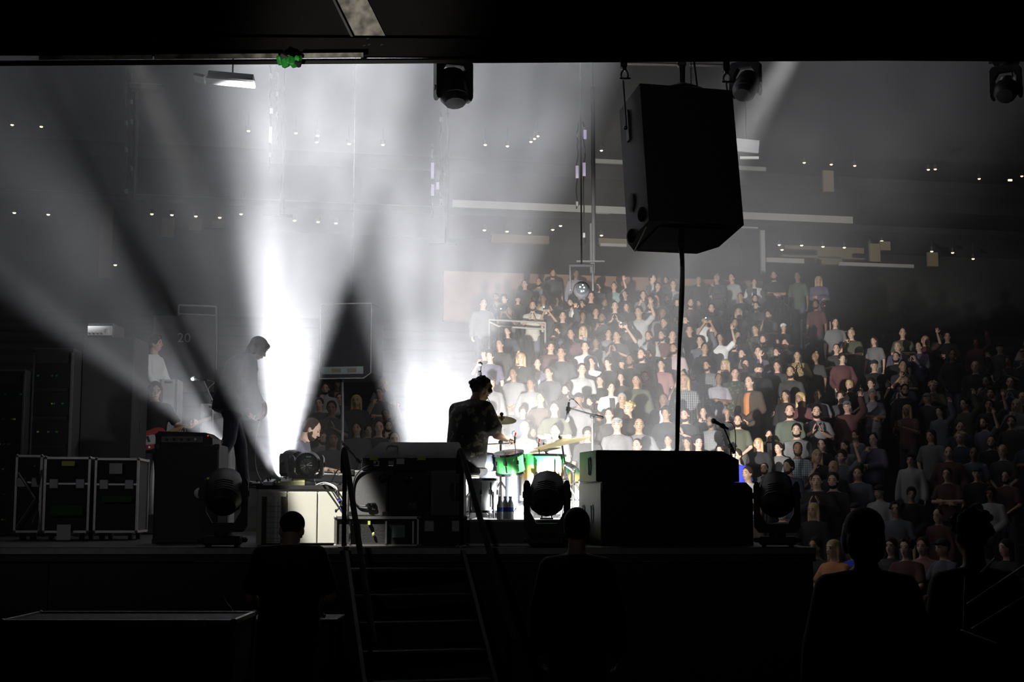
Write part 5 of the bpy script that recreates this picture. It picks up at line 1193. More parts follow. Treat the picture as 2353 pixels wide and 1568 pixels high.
# --- seated keyboard player in profile
PK = pose(hip=V(0, .05, .56), chest=V(0, -.01, .90), neck=V(0, -.07, 1.08), head=V(0, -.15, 1.21), lsh=V(.185, -.03, 1.02), rsh=V(-.185, -.03, 1.02), lel=V(.25, -.14, .78), rel=V(-.25, -.14, .78),
          lwr=V(.16, -.36, .76), rwr=V(-.16, -.36, .76), lhd=V(0, -1, -.1), rhd=V(0, -1, -.1), lpn=V(0, 0, -1), rpn=V(0, 0, -1), lkn=V(.13, -.40, .52), rkn=V(-.13, -.40, .52), lan=V(.13, -.36, .10), ran=V(-.13, -.36, .10), look=V(0, -.85, -.42), headup=V(0, -.35, 1))
person('person seated at the keyboard in profile, short brown hair, beard and grey blue shirt', fl(682, 15.95, SZ), R(90), PK, SKINS[0], mat('slate_shirt', (0.10, 0.10, 0.13), 0.85, 0, 0.15, 25), M_NAVY, 'crop', HAIRS['brown'], 'short', HAIRS['brown'])
# --- bass player at the left, mostly in dark haze
PB = pose(lel=V(.30, -.06, 1.16), lwr=V(.46, -.26, 1.14), lhd=V(.6, -.5, .5), lpn=V(-.5, .6, .3), rel=V(-.27, .02, 1.12), rwr=V(-.08, -.20, .98), rhd=V(1, -.2, -.2), rpn=V(0, 1, 0), head=V(.0, -.05, 1.62), look=V(.1, -.95, -.25), curl=1.0)
bp_ = fl(348, 18.72, SZ + .25)
person('person with long hair playing a bass guitar beside the speaker tower', bp_, R(18), PB, SKINS[0], M_BLKCLOTH, M_NAVY, 'long', HAIRS['brown'], 'short')
t = thing('low_riser', 'low black riser platform under the bass player', 'riser', fl(348, 18.72, SZ))
MB().box((0, 0, .125), (.9, .8, .23), None, .004).build('frame', M_BLACKWOOD, t); MB().box((0, 0, .24), (.92, .82, .02)).build('top_board', M_DECK, t)
mb_ = Matrix.Rotation(R(18), 3, 'Z')
guitar('dark red bass guitar with long neck raised toward the microphone stand', bp_ + mb_ @ Vector((-.06, -.20, .98)), (0, R(-20), R(18)), M_REDG, 1.1)
# crew member with pale sleeve behind the tower
PC = pose(lel=V(.25, -.05, 1.14), lwr=V(.20, -.20, .95), rel=V(-.25, -.04, 1.14), rwr=V(-.18, -.2, .95))
person('person in a dark vest with pale rolled sleeves standing behind the bass player', fl(345, 21.0, zat(1040, 20.4)), R(75), PC, SKINS[1], M_WHITE, M_BLKCLOTH, 'swept', HAIRS['black'], 'long')
t = thing('platform', 'tall black platform at the back corner of the stage', 'platform', fl(345, 21.05, 0))
hp_ = zat(1040, 20.4) - .002; MB().box((0, 0, hp_ / 2), (1.6, 1.1, hp_), None, .01).build('frame', M_BLACKWOOD, t)
for s__ in (-1, 1): MB().box((s__ * .7, -.57, hp_ / 2), (.06, .03, hp_)).build('leg', M_STEEL, t)
# --- backstage onlookers, dark
PF = pose(lel=V(.26, -.06, 1.13), rel=V(-.26, -.06, 1.13), lwr=V(.16, -.28, 1.0), rwr=V(-.16, -.28, 1.0), lhd=V(-.3, -1, 0), rhd=V(.3, -1, 0), lpn=V(0, 0, -1), rpn=V(0, 0, -1), look=V(0, -.8, -.6), headup=V(0, -.6, 1), head=V(0, -.10, 1.555), neck=V(0, -.03, 1.445), lsh=V(.18, .0, 1.40), rsh=V(-.18, .0, 1.40))
def onlooker(label, u, Y, vtop, rot, p, hair, skin, shirt, sleeve='short', hm_=None, wide=1.0, belly=0.0):
    zt = zat(vtop, Y); s__ = zt / (p['head'].z + .12)
    return person(label, fl(u, Y, 0), rot, p, SKINS[skin], shirt, M_BLKCLOTH, hair, hm_ or HAIRS['black'], sleeve, sc_=s__, shirt_kw=dict(g=.022, wide=wide), belly=belly)
onlooker('person wearing a black cap and dark tee, back turned, at the work table', 668, 9.6, 1179, R(183), PF, 'cap', 0, M_BLKCLOTH, 'short', M_BLKCLOTH, 1.12, .02)
onlooker('person with short dark hair before the right speaker stack, back turned', 1325, 9.0, 1172, R(170), pose(), 'short', 0, M_BLKCLOTH, 'long')
t = thing('glasses', 'thin rimmed glasses catching light on the onlooker by the stack', 'glasses', fl(1325, 9.0, 0), 0)
onlooker('person with bushy hair silhouetted in the dark before the unlit crowd', 1985, 6.6, 1172, R(176), pose(), 'shag', 2, M_BLKCLOTH, 'long', None, 1.1)
onlooker('person with curly hair silhouetted at the right beside the access steps', 2232, 7.2, 1178, R(190), pose(), 'curly', 2, M_BLKCLOTH, 'long')
bpy.data.objects.remove(t)
# ---------------------------------------------------------------- the crowd in the stand
CV = .016
POSES = {
 'still': (STAND, 'arms down'),
 'crossed': (pose(lel=V(.25, -.06, 1.15), rel=V(-.25, -.06, 1.15), lwr=V(-.04, -.21, 1.16), rwr=V(.04, -.19, 1.12), lhd=V(-1, .1, .05), rhd=V(1, .1, 0), lpn=V(0, 1, 0), rpn=V(0, 1, 0), curl=.3), 'arms crossed'),
 'clasped': (pose(lel=V(.245, .0, 1.13), rel=V(-.245, .0, 1.13), lwr=V(.05, -.19, .95), rwr=V(-.05, -.19, .95), lhd=V(-.7, -.2, -.5), rhd=V(.7, -.2, -.5), lpn=V(0, 1, 0), rpn=V(0, 1, 0)), 'hands clasped low'),
 'clap': (pose(lel=V(.25, -.08, 1.17), rel=V(-.25, -.08, 1.17), lwr=V(.07, -.30, 1.27), rwr=V(-.07, -.30, 1.27), lhd=V(-.25, -.4, 1), rhd=V(.25, -.4, 1), lpn=V(-1, 0, 0), rpn=V(1, 0, 0), curl=.15), 'clapping'),
 'face': (pose(rel=V(-.23, -.12, 1.17), rwr=V(-.07, -.20, 1.40), rhd=V(.2, .35, 1), rpn=V(0, 1, 0), lel=V(.24, -.06, 1.14), lwr=V(-.02, -.20, 1.14), lhd=V(-1, 0, 0), lpn=V(0, 1, 0)), 'hand at the chin'),
 'phone': (pose(lel=V(.24, -.15, 1.25), rel=V(-.24, -.15, 1.25), lwr=V(.07, -.36, 1.52), rwr=V(-.07, -.36, 1.52), lhd=V(-.3, -.1, 1), rhd=V(.3, -.1, 1), lpn=V(-.4, .9, 0), rpn=V(.4, .9, 0), curl=.8), 'holding up a phone'),
 'raise': (pose(lel=V(.34, -.05, 1.55), lwr=V(.28, -.10, 1.80), lhd=V(0, -.1, 1), lpn=V(0, -1, 0)), 'one arm raised'),
 'pocket': (pose(lel=V(.28, .05, 1.14), rel=V(-.28, .05, 1.14), lwr=V(.19, -.06, .95), rwr=V(-.19, -.06, .95), lhd=V(-.2, -.2, -1), rhd=V(.2, -.2, -1)), 'hands at the hips'),
}
SIT = dict(pose(lwr=V(.12, -.32, .62), rwr=V(-.12, -.32, .62)))
for k_ in ('hip', 'chest', 'neck', 'head', 'lsh', 'rsh', 'lel', 'rel'): SIT[k_] = STAND[k_] - V(0, 0, .42)
SIT.update(lkn=V(.12, -.42, .50), rkn=V(-.12, -.42, .50), lan=V(.12, -.42, .085), ran=V(-.12, -.42, .085), lel=V(.24, -.10, .74), rel=V(-.24, -.10, .74), lhd=V(0, -1, -.2), rhd=V(0, -1, -.2), lpn=V(0, 0, -1), rpn=V(0, 0, -1))
POSES['seated'] = (SIT, 'seated')
PM = {}
for nm, (p, _) in POSES.items():
    PM[nm] = dict(body=body_mesh('person_' + nm, p, CV), short=shirt_mesh('short_sleeved_top', p, 'short', voxel=.018), long=shirt_mesh('long_sleeved_top', p, 'long', voxel=.018, g=.022), jacket=None, trousers=trouser_mesh('trousers', p, voxel=.02), shoes=shoe_mesh('shoes', p))
    if nm in ('still', 'seated', 'pocket', 'clasped'):
        q = dict(p); mb = MB(); S = torso_secs(p, .03, .08)
        PM[nm]['jacket'] = shirt_mesh('open_jacket', p, 'long', g=.032, voxel=.018)
HK = ('crop', 'short', 'swept', 'long', 'curly', 'bun', 'shag', 'cap', 'beanie')
HM = {k_: hair_mesh('hair_' + k_, STAND, k_, .014) for k_ in HK}
HMS = {k_: hair_mesh('hair_seated_' + k_, SIT, k_, .014) for k_ in ('short', 'long', 'curly', 'cap')}
EM, EMS, BM_ = eye_mesh('facial_features', STAND), eye_mesh('facial_features', SIT), beard_mesh('beard', STAND)
def fr_mesh(p, col):   # a strip of undershirt showing in an open jacket
    S = torso_secs(p, .036, .03); mb = MB(); pts = []
    for (c, a, b, rx, ry) in S[1:7]:
        pts.append((Vector(c) + Vector(b) * (ry + .002), Vector(a)))
    vs = []
    for c, a in pts: vs += [c - a * .055, c + a * .055, c - a * .055 - V(0, -.02, 0) , c + a * .055 - V(0, -.02, 0)]
    fs = []
    for i in range(len(pts) - 1):
        o_ = i * 4; fs += [(o_, o_ + 1, o_ + 5, o_ + 4), (o_ + 2, o_ + 6, o_ + 7, o_ + 3), (o_, o_ + 4, o_ + 6, o_ + 2), (o_ + 1, o_ + 3, o_ + 7, o_ + 5)]
    return mb.add(vs, fs).mesh('undershirt', True)
UM = {k_: fr_mesh(POSES[k_][0], None) for k_ in ('still', 'pocket', 'clasped')}
CL = {'black': (.015, .015, .017), 'charcoal': (.05, .05, .055), 'grey': (.20, .20, .22), 'light grey': (.42, .43, .44), 'white': (.75, .75, .75), 'cream': (.62, .58, .48), 'navy': (.03, .045, .09), 'blue': (.03, .05, .55),
      'slate blue': (.13, .14, .2), 'lavender grey': (.36, .33, .42), 'purple': (.12, .09, .2), 'maroon': (.14, .03, .035), 'dusty red': (.45, .15, .15), 'pink': (.6, .38, .45), 'orange': (.6, .25, .1), 'olive': (.1, .11, .06),
      'green': (.09, .12, .08), 'teal': (.22, .45, .42), 'mustard': (.4, .28, .06), 'brown': (.1, .06, .04), 'pale blue': (.4, .48, .52)}
def dull(c):
    g = sum(c) / 3; return tuple((g + (x - g) * .62) * .85 for x in c)
CL = {k_: (dull(c) if k_ not in ('blue', 'orange', 'white') else c) for k_, c in CL.items()}
CM = {k_: mat('cloth_' + k_.replace(' ', '_'), c, .88, 0, .15, 25) for k_, c in CL.items()}
CM['dark checked'] = check_mat('check_dark', (.35, .36, .38), (.06, .06, .07), 60); CM['grey checked'] = check_mat('check_grey', (.5, .52, .54), (.10, .10, .11), 90)
CM['pale plaid'] = check_mat('plaid_pale', (.6, .66, .68), (.2, .26, .3), 50); CM['camouflage'] = blotch_mat('camo_cloth', (.035, .04, .03), (.13, .14, .09), 20)
TR = [M_NAVY, M_BLKCLOTH, M_DENIM, M_GREYCLOTH]
HAIRW = {'crop': 'cropped', 'short': 'short', 'swept': 'swept', 'long': 'long', 'curly': 'curly', 'bun': 'bunned', 'shag': 'shaggy'}
ORD = ['floor', 'first', 'second', 'third', 'fourth', 'fifth', 'sixth', 'seventh', 'eighth', 'ninth', 'tenth', 'eleventh', 'twelfth', 'thirteenth', 'fourteenth', 'fifteenth', 'sixteenth', 'seventeenth', 'top']
OCC = {}; CROWD = []
RND = random.Random(21)
def spectator(loc, row, colour, top, pz, hair, hc, skin, beard=False, scl=1.0, jit=None, under=None, where=None, hatc='black'):
    o = bpy.data.objects.new('person', PM[pz]['body']); C.objects.link(o)
    if len(o.data.materials) == 0: o.data.materials.append(SKINS[0])
    o.material_slots[0].link = 'OBJECT'; o.material_slots[0].material = SKINS[skin]
    o.location = loc; dx, dy = -1.2 - loc.x, 13 - loc.y
    o.rotation_euler = (0, 0, math.atan2(dx, -dy) + (RND.uniform(-.4, .4) if jit is None else jit)); w = RND.uniform(.95, 1.08)
    o.scale = (scl * w, scl * w, scl)
    kind = {'short': 'tee', 'long': 'long sleeved top', 'jacket': 'open jacket'}[top]
    me = PM[pz][top] or PM[pz]['long']; mk({'short': 'shirt', 'long': 'shirt', 'jacket': 'jacket'}[top], me, CM[colour], o)
    if under and pz in UM: mk('undershirt', UM[pz], CM[under], o)
    mk('trousers', PM[pz]['trousers'], RND.choice(TR), o); mk('shoes', PM[pz]['shoes'], M_SHOE, o)
    if pz == 'seated':
        hair = hair if hair in HMS else 'short'; hm_ = HMS[hair]
    else: hm_ = HM.get(hair)
    if hm_: mk('hat' if hair in ('cap', 'beanie') else 'hair', hm_, CM[hatc] if hair in ('cap', 'beanie') else HAIRS[hc], o)
    mk('facial_features', EMS if pz == 'seated' else EM, M_EYE, o)
    if beard and pz != 'seated': mk('beard', BM_, HAIRS[hc], o)
    look = 'bald head' if not hm_ else ('%s %s' % (hatc, hair) if hair in ('cap', 'beanie') else '%s %s hair' % (HAIRW[hair], hc))
    if beard and pz != 'seated': look = ('%s hair, beard' % hc) if hm_ and hair not in ('cap', 'beanie') else look + ', beard'
    cl = '%s %s' % (colour, kind); cl = cl + (' over %s' % under if under else '')
    tag(o, 'person, %s, %s, %s, %s' % (look, cl, POSES[pz][1], where or (('%s stand row' % ORD[row]) if row else 'standing on the floor')), 'person', 'concertgoers in the stand')
    CROWD.append(o); return o
def seat_row(u, v, want=None, face=1.62):
    """row of the stand and height factor for somebody whose face is at u, v"""
    best = None
    for i in range(NROW):
        ly = (ROW0 + PITCH * i) * math.cos(ANG); q = bow_at(u, v, ly + .08); s_ = (q.z - RISE * i) / face
        e = abs(s_ - 1.0)
        if best is None or e < best[0]: best = (e, i, q, s_)
    return best
def place(u, v, colour=None, top=None, pz='still', hair=None, hc=None, beard=None, under=None, skin=None, jit=None, hatc='black'):
    e, i, q, s_ = seat_row(u, v)
    s_ = min(1.10, max(.90, s_))
    for (a, b) in OCC.get(i, []):
        if abs(a - q.x) < .33:
            j = i + 1 if i + 1 < NROW and not any(abs(a2 - q.x) < .33 for a2, _ in OCC.get(i + 1, [])) else i - 1
            if j < 0 or any(abs(a2 - q.x) < .33 for a2, _ in OCC.get(j, [])): return None
            i = j; ly = (ROW0 + PITCH * i) * math.cos(ANG); q = bow_at(u, v, ly + .08); s_ = min(1.12, max(.84, (q.z - RISE * i) / 1.62)); break
    OCC.setdefault(i, []).append((q.x, 0))
    colour = colour or RND.choice(['black', 'black', 'charcoal', 'charcoal', 'navy', 'grey', 'slate blue', 'black', 'maroon', 'olive', 'brown', 'dark checked', 'grey', 'purple', 'light grey'])
    top = top or RND.choice(['short', 'short', 'long']); hair = hair or RND.choice(['short', 'crop', 'short', 'long', 'long', 'curly', 'bun', 'swept', 'cap'])
    hc = hc or RND.choice(['black', 'brown', 'brown', 'black', 'blonde'])
    if pz == 'rand': pz = RND.choice(['still', 'still', 'crossed', 'clasped', 'pocket', 'clap', 'face'])
    if beard is None: beard = hair in ('short', 'crop', 'cap') and RND.random() < .3
    skin = RND.choice([0, 0, 1, 1, 2, 2, 3]) if skin is None else skin
    z_ = RISE * i
    return spectator(Vector((q.x, q.y, z_)), i, colour, top, pz, hair, hc, skin, beard, s_, jit, under, None, hatc)
def phone(o, label, on=True):
    s_ = o.scale.z; m = Matrix.Rotation(o.rotation_euler.z, 3, 'Z'); p = o.location + m @ Vector((0, -.40 * s_, 1.62 * s_))
    t = thing('phone', label, 'phone', p, o.rotation_euler.z, 'phones held up in the crowd')
    MB().box((0, 0, 0), (.15, .009, .075), None, .003).build('case', M_BLACK, t)
    MB().ell((-.05, -.008, .02), (.014, .008, .014), 8, 6).build('flash_lamp', mat('phone_flash', (1, 1, .95), .4, 0, .02, 5, 0, emit=8.0 if on else 0.0), t)
    MB().box((0, .0055, 0), (.138, .002, .066)).build('screen', mat('phone_screen', (.7, .75, .8), .3, 0, .1, 5, 0, emit=.8), t)
S_ = 'short'
# people that can be told apart in the photograph: photo column, row, then look
LIST = [
 (1520, 840, 'dusty red', S_, 'still', 'long', 'black'), (1481, 869, 'black', S_, 'still', 'short', 'brown', True), (1651, 873, 'lavender grey', S_, 'crossed', 'crop', 'brown', False),
 (1634, 972, 'grey checked', 'long', 'clasped', 'crop', 'brown', True), (1694, 1050, 'blue', S_, 'still', 'short', 'brown', False), (1719, 1091, 'white', S_, 'still', 'short', 'brown', False),
 (1757, 1089, 'charcoal', S_, 'still', 'crop', 'black', True), (1813, 1076, 'navy', S_, 'crossed', 'short', 'black', True), (1790, 1033, 'grey', S_, 'still', 'short', 'brown', False), (1833, 1035, 'pale plaid', S_, 'clasped', 'crop', 'brown', True),
 (1869, 1107, 'purple', 'long', 'crossed', 'long', 'brown'), (1767, 1003, 'black', 'jacket', 'still', 'short', 'black', False, 'white'), (1804, 1002, 'brown', 'long', 'still', 'crop', 'brown', True), (1831, 992, 'grey', S_, 'still', 'short', 'black', True),
 (1888, 1025, 'black', S_, 'crossed', 'crop', 'brown', False), (1655, 1038, 'black', S_, 'still', 'curly', 'black'), (1743, 1022, 'black', 'long', 'still', 'long', 'blonde'), (1753, 1043, 'purple', 'long', 'still', 'bun', 'brown'), (1762, 1063, 'black', 'long', 'still', 'long', 'black'),
 (1878, 1050, 'black', S_, 'face', 'long', 'blonde'), (1877, 1076, 'black', 'long', 'clap', 'short', 'brown'), (1916, 1079,), (1916, 1043,), (1915, 1107, 'black', S_, 'still', 'short', 'black'), (1942, 1027,), (1967, 1015,), (1972, 1091,),
 (1798, 1180, 'black', 'long', 'still', 'short', 'grey', True), (1719, 1172, 'brown', S_, 'still', 'short', 'brown'), (1870, 1176, 'black', 'long', 'still', 'long', 'blonde'), (1850, 1155, 'light grey', S_, 'crossed', 'short', 'brown'), (1901, 1172,), (1888, 1190,),
 (1682, 641, 'light grey', S_, 'still', 'crop', 'brown', False), (1733, 650, 'white', 'jacket', 'clasped', 'swept', 'black', False, 'charcoal'), (1778, 617, 'black', S_, 'crossed', 'short', 'brown'), (1833, 638, 'green', S_, 'still', 'crop', 'brown'), (1881, 646, 'purple', 'long', 'crossed', 'long', 'blonde'),
 (1605, 648, 'black', 'long', 'still', 'crop', 'grey'), (1647, 643, 'charcoal', 'long', 'face', None, 'grey'), (1702, 685, 'black', S_, 'still', 'crop', 'brown'), (1735, 689, 'black', 'long', 'face', 'short', 'black'), (1739, 706, 'charcoal', 'long', 'crossed', 'short', 'black', True),
 (1587, 699, 'maroon', S_, 'still', 'crop', 'brown'), (1606, 699, 'black', S_, 'still', 'long', 'black'), (1635, 711, 'black', 'long', 'still', 'short', 'black'), (1658, 725, 'black', 'long', 'clasped', 'crop', 'grey', False), (1620, 738, 'white', S_, 'phone', 'cap', 'brown'), (1697, 721, 'charcoal', S_, 'still', 'long', 'blonde'),
 (1716, 723, 'slate blue', S_, 'crossed', 'crop', 'brown', True), (1767, 726, 'charcoal', S_, 'face', 'short', 'brown', False), (1688, 745, 'black', 'long', 'still', 'short', 'black', True), (1737, 759, 'camouflage', 'long', 'still', 'long', 'brown'), (1800, 755, 'black', S_, 'crossed', 'cap', 'brown', False, None, 2, None, 'white'), (1875, 702, 'maroon', S_, 'still', 'short', 'brown'), (1891, 704, 'olive', S_, 'still', 'crop', 'brown'),
 (1695, 774, 'black', 'jacket', 'still', 'short', 'brown', False, 'light grey'), (1654, 779, 'white', S_, 'raise', 'long', 'brown'), (1754, 782, 'camouflage', 'jacket', 'still', 'swept', 'brown', True, 'mustard'), (1577, 740, 'charcoal', S_, 'still', 'short', 'brown'), (1584, 762, 'black', S_, 'still', 'curly', 'brown'), (1609, 786, 'slate blue', 'long', 'raise', 'short', 'brown'), (1785, 789, 'black', S_, 'still', 'long', 'brown'), (1805, 793, 'black', S_, 'face', 'bun', 'brown'), (1919, 743,),
 (1619, 804, 'black', 'long', 'clasped', 'crop', 'black'), (1687, 795, 'black', S_, 'still', 'short', 'black', True), (1706, 817, 'grey', S_, 'still', 'crop', 'brown'), (1712, 840, 'charcoal', S_, 'raise', 'short', 'black'), (1742, 811, 'purple', 'long', 'still', 'short', 'black'), (1786, 814, 'camouflage', 'long', 'still', 'short', 'brown', True), (1743, 833, 'black', 'long', 'still', 'cap', 'black'), (1832, 819, 'mustard', 'long', 'clap', 'long', 'black'), (1786, 843, 'charcoal', 'long', 'still', 'long', 'brown'),
 (1625, 843, 'dark checked', 'long', 'still', 'short', 'brown', True), (1667, 840, 'black', 'long', 'face', 'long', 'blonde'), (1601, 824, 'light grey', S_, 'raise', 'short', 'black'), (1689, 860, 'camouflage', 'long', 'still', 'long', 'brown'), (1723, 872, 'brown', 'jacket', 'clasped', 'crop', 'brown', False, 'orange'), (1761, 855, 'purple', 'jacket', 'still', 'short', 'brown', True, 'white'), (1817, 858, 'charcoal', S_, 'still', 'crop', 'brown', True), (1570, 867, 'slate blue', S_, 'face', 'bun', 'black'), (1594, 867, 'slate blue', S_, 'still', 'cap', 'brown', True), (1874, 824, 'charcoal',),
 (1806, 911, 'black', 'long', 'still', 'long', 'brown'), (1840, 918, 'maroon', 'long', 'still', 'long', 'blonde'), (1878, 911, 'slate blue', S_, 'crossed', 'short', 'brown'), (1876, 936, 'grey', S_, 'clap', 'short', 'black'), (1815, 948, 'green', S_, 'still', 'crop', 'brown', True), (1575, 957, 'black', S_, 'clap', 'short', 'brown'), (1616, 950, 'slate blue', S_, 'face', 'short', 'brown'), (1670, 955, 'charcoal', S_, 'still', 'crop', 'blonde', False), (1696, 970, 'olive', S_, 'clasped', 'crop', 'brown'), (1716, 967, 'maroon', 'long', 'face', 'bun', 'black'),
 (1398, 837, 'black', S_, 'still', 'swept', 'brown'), (1429, 843, 'black', S_, 'still', 'cap', 'brown'), (1448, 831, 'black', S_, 'still', 'crop', 'brown'), (1462, 854, 'olive', 'long', 'still', 'long', 'brown'), (1490, 818, 'pale blue', 'long', 'crossed', 'crop', 'brown'), (1426, 872, 'charcoal', S_, 'still', 'short', 'black'), (1379, 877, 'black', S_, 'crossed', 'long', 'brown'), (1404, 895, 'white', 'jacket', 'still', 'short', 'brown', False, 'charcoal'), (1429, 921, 'black', 'long', 'still', None, 'grey'), (1444, 937, 'black', 'long', 'still', 'curly', 'blonde'), (1525, 922, 'black', 'jacket', 'pocket', 'crop', 'brown', False, 'white'),
 (1400, 956, 'charcoal', S_, 'still', 'short', 'brown'), (1418, 960, 'grey', S_, 'still', 'cap', 'brown', False, None, 1, None, 'light grey'), (1468, 955, 'grey', S_, 'pocket', 'crop', 'brown', False), (1572, 861,), (1576, 965, 'black', S_, 'face', 'short', 'black'), (1378, 975, 'grey', S_, 'still', 'short', 'brown'), (1465, 1028, 'charcoal', S_, 'still', 'crop', 'brown'), (1500, 1025, 'black', S_, 'still', 'crop', 'brown', False), (1536, 1014, 'cream', 'long', 'still', 'long', 'black'), (1580, 1020, 'pink', S_, 'still', 'long', 'brown'), (1337, 852, 'light grey', S_, 'still', 'short', 'brown'), (1360, 836, 'white', S_, 'still', 'short', 'brown'),
 (1374, 662, 'charcoal', 'long', 'still', 'short', 'brown'), (1411, 661, 'teal', S_, 'raise', 'bun', 'brown'), (1436, 680, 'black', S_, 'still', 'crop', 'brown'), (1358, 684, 'black', 'long', 'still', 'short', 'black'), (1478, 680, 'grey', S_, 'face', 'short', 'brown'), (1510, 688, 'grey', S_, 'still', 'long', 'brown'), (1498, 642, 'white', S_, 'still', 'crop', 'brown', False, None, 0, 1.1), (1531, 647, 'light grey', S_, 'face', 'short', 'brown'), (1512, 660, 'charcoal', S_, 'still', 'long', 'brown'), (1547, 657, 'light grey', S_, 'still', 'bun', 'brown'), (1532, 689, 'charcoal', S_, 'clap', 'short', 'brown'),
 (1389, 699, 'black', S_, 'still', 'short', 'brown'), (1413, 707, 'black', S_, 'clap', 'crop', 'brown'), (1439, 707, 'grey', S_, 'still', 'long', 'brown'), (1495, 705, 'charcoal', S_, 'still', 'short', 'brown'), (1468, 717, 'light grey', S_, 'raise', 'short', 'brown'), (1523, 716, 'grey', S_, 'still', 'long', 'brown'), (1369, 721, 'black', 'long', 'still', 'crop', 'brown'), (1384, 733, 'charcoal', S_, 'face', 'crop', 'brown'), (1438, 749, 'charcoal', S_, 'phone', 'short', 'brown'), (1527, 737, 'black', 'long', 'still', 'long', 'black'), (1338, 703, 'black', 'long', 'still', 'short', 'black'), (1491, 776, 'light grey', S_, 'still', 'short', 'brown'), (1522, 774, 'maroon', S_, 'face', 'short', 'brown'), (1545, 775, 'grey', S_, 'still', 'crop', 'brown'), (1463, 790, 'slate blue', S_, 'raise', 'long', 'brown'), (1475, 802, 'black', 'long', 'still', 'crop', 'brown'), (1512, 797, 'cream', S_, 'still', 'short', 'brown'), (1550, 804, 'pink', S_, 'still', 'short', 'brown'), (1398, 769, 'grey', S_, 'raise', 'short', 'brown'), (1418, 775, 'charcoal', S_, 'clap', 'short', 'brown'), (1444, 785, 'slate blue', S_, 'still', 'short', 'black'), (1556, 700, 'charcoal', S_, 'still', 'short', 'brown'), (1553, 740,),
 (1270, 631, 'charcoal', S_, 'still', 'short', 'brown'), (1206, 655, 'charcoal', S_, 'still', 'short', 'brown'), (1238, 651, 'grey', S_, 'still', 'crop', 'brown'), (1323, 631, 'lavender grey', 'long', 'still', 'long', 'brown'), (1160, 689, 'charcoal', S_, 'still', 'swept', 'black'), (1140, 685, 'light grey', S_, 'clap', 'short', 'brown'), (1224, 706, 'cream', S_, 'clap', 'crop', 'brown'), (1249, 689, 'cream', S_, 'face', 'short', 'brown'), (1279, 695, 'charcoal', S_, 'face', 'short', 'brown'), (1311, 699, 'white', 'jacket', 'still', 'short', 'black', True, 'light grey'), (1338, 730, 'maroon', S_, 'still', 'short', 'brown'), (1264, 713, 'charcoal', S_, 'phone', 'short', 'brown'), (1171, 716, 'slate blue', S_, 'phone', 'short', 'brown'), (1293, 729, 'charcoal', 'long', 'raise', 'short', 'black'), (1340, 762, 'light grey', S_, 'face', 'long', 'blonde'), (1312, 770, 'maroon', S_, 'still', 'short', 'black'), (1345, 800, 'white', S_, 'still', 'short', 'brown'), (1235, 838, 'purple', 'jacket', 'still', 'short', 'brown', False, 'white'), (1265, 800, 'maroon', 'long'), (1290, 812, 'charcoal'), (1370, 790, 'grey'), (1310, 850, 'light grey'), (1262, 860, 'charcoal'), (1395, 800, 'grey'), (1420, 805, 'charcoal'), (1330, 920, 'grey'), (1355, 945, 'charcoal'), (1300, 900, 'slate blue'), (1350, 1000, 'charcoal'), (1420, 1000, 'slate blue'), (1440, 995, 'charcoal'), (1550, 985, 'charcoal'), (1605, 1010, 'black'), (1190, 690, 'charcoal'), (1110, 700, 'grey'),
 (748, 896, 'light grey', 'long', 'face', 'short', 'brown'), (774, 897, 'black', 'jacket', 'still', 'long', 'brown', False, 'dusty red'), (819, 924, 'charcoal', S_, 'still', 'long', 'blonde'), (734, 931, 'black', S_, 'crossed', 'short', 'brown'), (762, 941, 'charcoal', S_, 'clap', 'short', 'brown'), (871, 986, 'black', S_, 'still', 'crop', 'brown', False), (821, 987, 'charcoal', 'long', 'still', 'long', 'brown'), (845, 1005, 'black', S_, 'crossed', 'short', 'black'), (892, 982, 'black', S_, 'face', 'short', 'brown'), (886, 958, 'black', S_, 'raise', 'short', 'black'), (740, 1010, 'grey', S_, 'still', 'short', 'brown'), (780, 935, 'black'), (850, 945, 'black'), (795, 965, 'black'), (765, 985, 'charcoal'), (905, 1010, 'charcoal'), (800, 1015, 'black'),
]
PH = []
for r in LIST:
    o = place(*r)
    if o is not None and len(r) > 4 and r[4] == 'phone': PH.append((o, r))
for n_, (o, r) in enumerate(PH):
    phone(o, ['phone glowing white held up by the capped person in a white tee', 'phone held up by the person in a charcoal tee amid thick haze', 'phone held up beside the pale barrier railing', 'phone held up by the person in a slate blue tee above the railing'][n_ % 4], n_ == 0)
# hazy rows around the beams
for (u0, u1, v0, v1, n_) in ((1085, 1330, 690, 1020, 26), (715, 905, 880, 1010, 12), (1330, 1560, 880, 1020, 12)):
    for q_ in range(n_): place(RND.uniform(u0, u1), RND.uniform(v0, v1), None, None, 'rand')
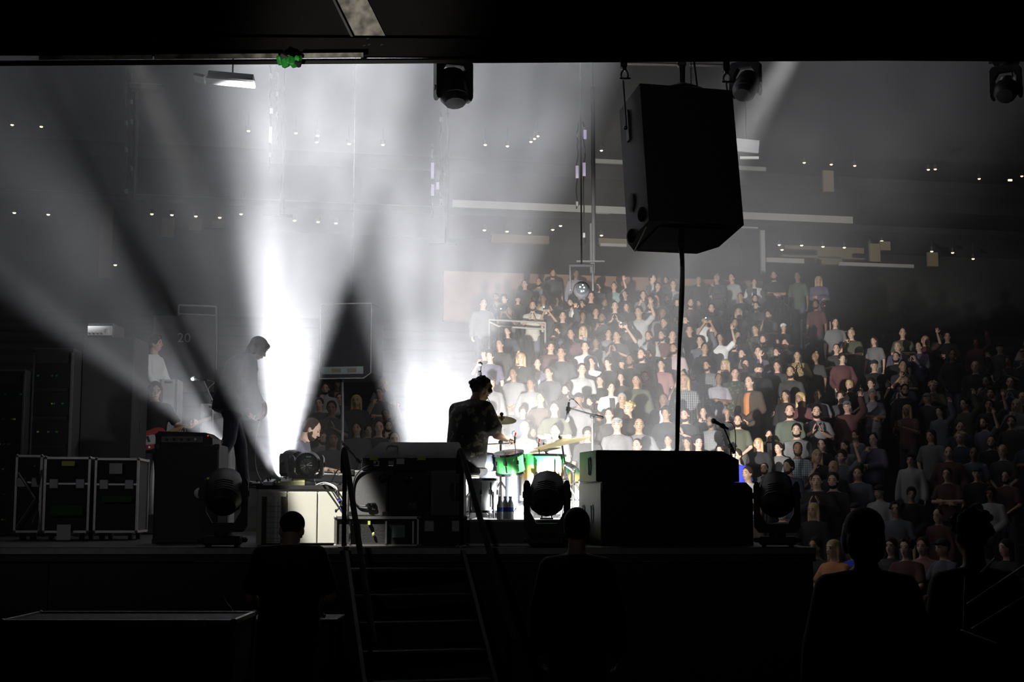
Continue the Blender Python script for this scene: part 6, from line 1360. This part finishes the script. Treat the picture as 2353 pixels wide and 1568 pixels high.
# the unlit part of the crowd farther along the stand
for i in range(0, 13):
    u = 1940 + RND.uniform(-20, 20)
    while u < 2370:
        ly = (ROW0 + PITCH * i) * math.cos(ANG); h = RND.uniform(.93, 1.06)
        q = bow_at(u, 900, ly + .08); z_ = RISE * i + 1.62 * h
        if RND.random() < .78 - i * .02 and not any(abs(a2 - q.x) < .36 for a2, _ in OCC.get(i, [])):
            OCC.setdefault(i, []).append((q.x, 0))
            c_ = RND.choice(['black', 'black', 'charcoal', 'charcoal', 'grey', 'maroon', 'navy', 'slate blue', 'purple', 'olive', 'light grey'])
            hr = RND.choice(['short', 'crop', 'long', 'curly', 'bun', 'swept', 'cap'])
            spectator(Vector((q.x, q.y, RISE * i)), i, c_, RND.choice([S_, S_, 'long']), RND.choice(['still', 'crossed', 'clasped', 'clap', 'pocket', 'face', 'raise']), hr, RND.choice(['black', 'brown', 'blonde', 'brown']), RND.choice([0, 0, 1, 2, 3]), hr in ('short', 'crop') and RND.random() < .3, h, None, None, None, RND.choice(['black', 'navy', 'grey']))
        u += RND.uniform(60, 95) * 25 / q.y
# seated on folding chairs on the floor before the stand
FC = None
for (u, Y, c_, hr, hc) in ((1914, 18.3, 'orange', 'long', 'blonde'), (1872, 19.2, 'charcoal', 'short', 'brown'), (1962, 18.9, 'blue', 'short', 'black'), (2080, 18.6, 'maroon', 'curly', 'brown'), (2118, 19.4, 'dusty red', 'short', 'brown'), (2046, 19.5, 'charcoal', 'long', 'brown'), (2165, 18.8, 'slate blue', 'cap', 'black'), (2250, 19.1, 'olive', 'short', 'brown'), (2310, 18.7, 'black', 'long', 'black')):
    p = fl(u, Y, 0)
    o = spectator(p, 0, c_, S_, 'seated', hr, hc, RND.choice([0, 1, 2]), False, 1.0, None, None, 'on a folding chair')
    o['group'] = 'seated concertgoers on the floor'
    a = o.rotation_euler.z
    if FC is None:
        FC = thing('folding_chair', '', 'chair', p, a, 'folding chairs on the floor')
        MB().box((0, .0, .425), (.40, .40, .03), None, .008).build('seat', M_BLACK, FC); MB().box((0, .215, .70), (.40, .025, .24), (R(-8), 0, 0), .008).build('backrest', M_BLACK, FC)
        for sx in (-1, 1):
            MB().cap((sx * .2, .24, .80), (sx * .2, -.18, .012), .011).build('leg', M_STEEL, FC); MB().cap((sx * .2, -.14, .42), (sx * .2, .24, .012), .011).build('leg', M_STEEL, FC)
        f = FC
    else: f = copy_tree(FC, None, p, a)
    f['label'] = 'black folding chair under the seated person in the %s tee' % c_
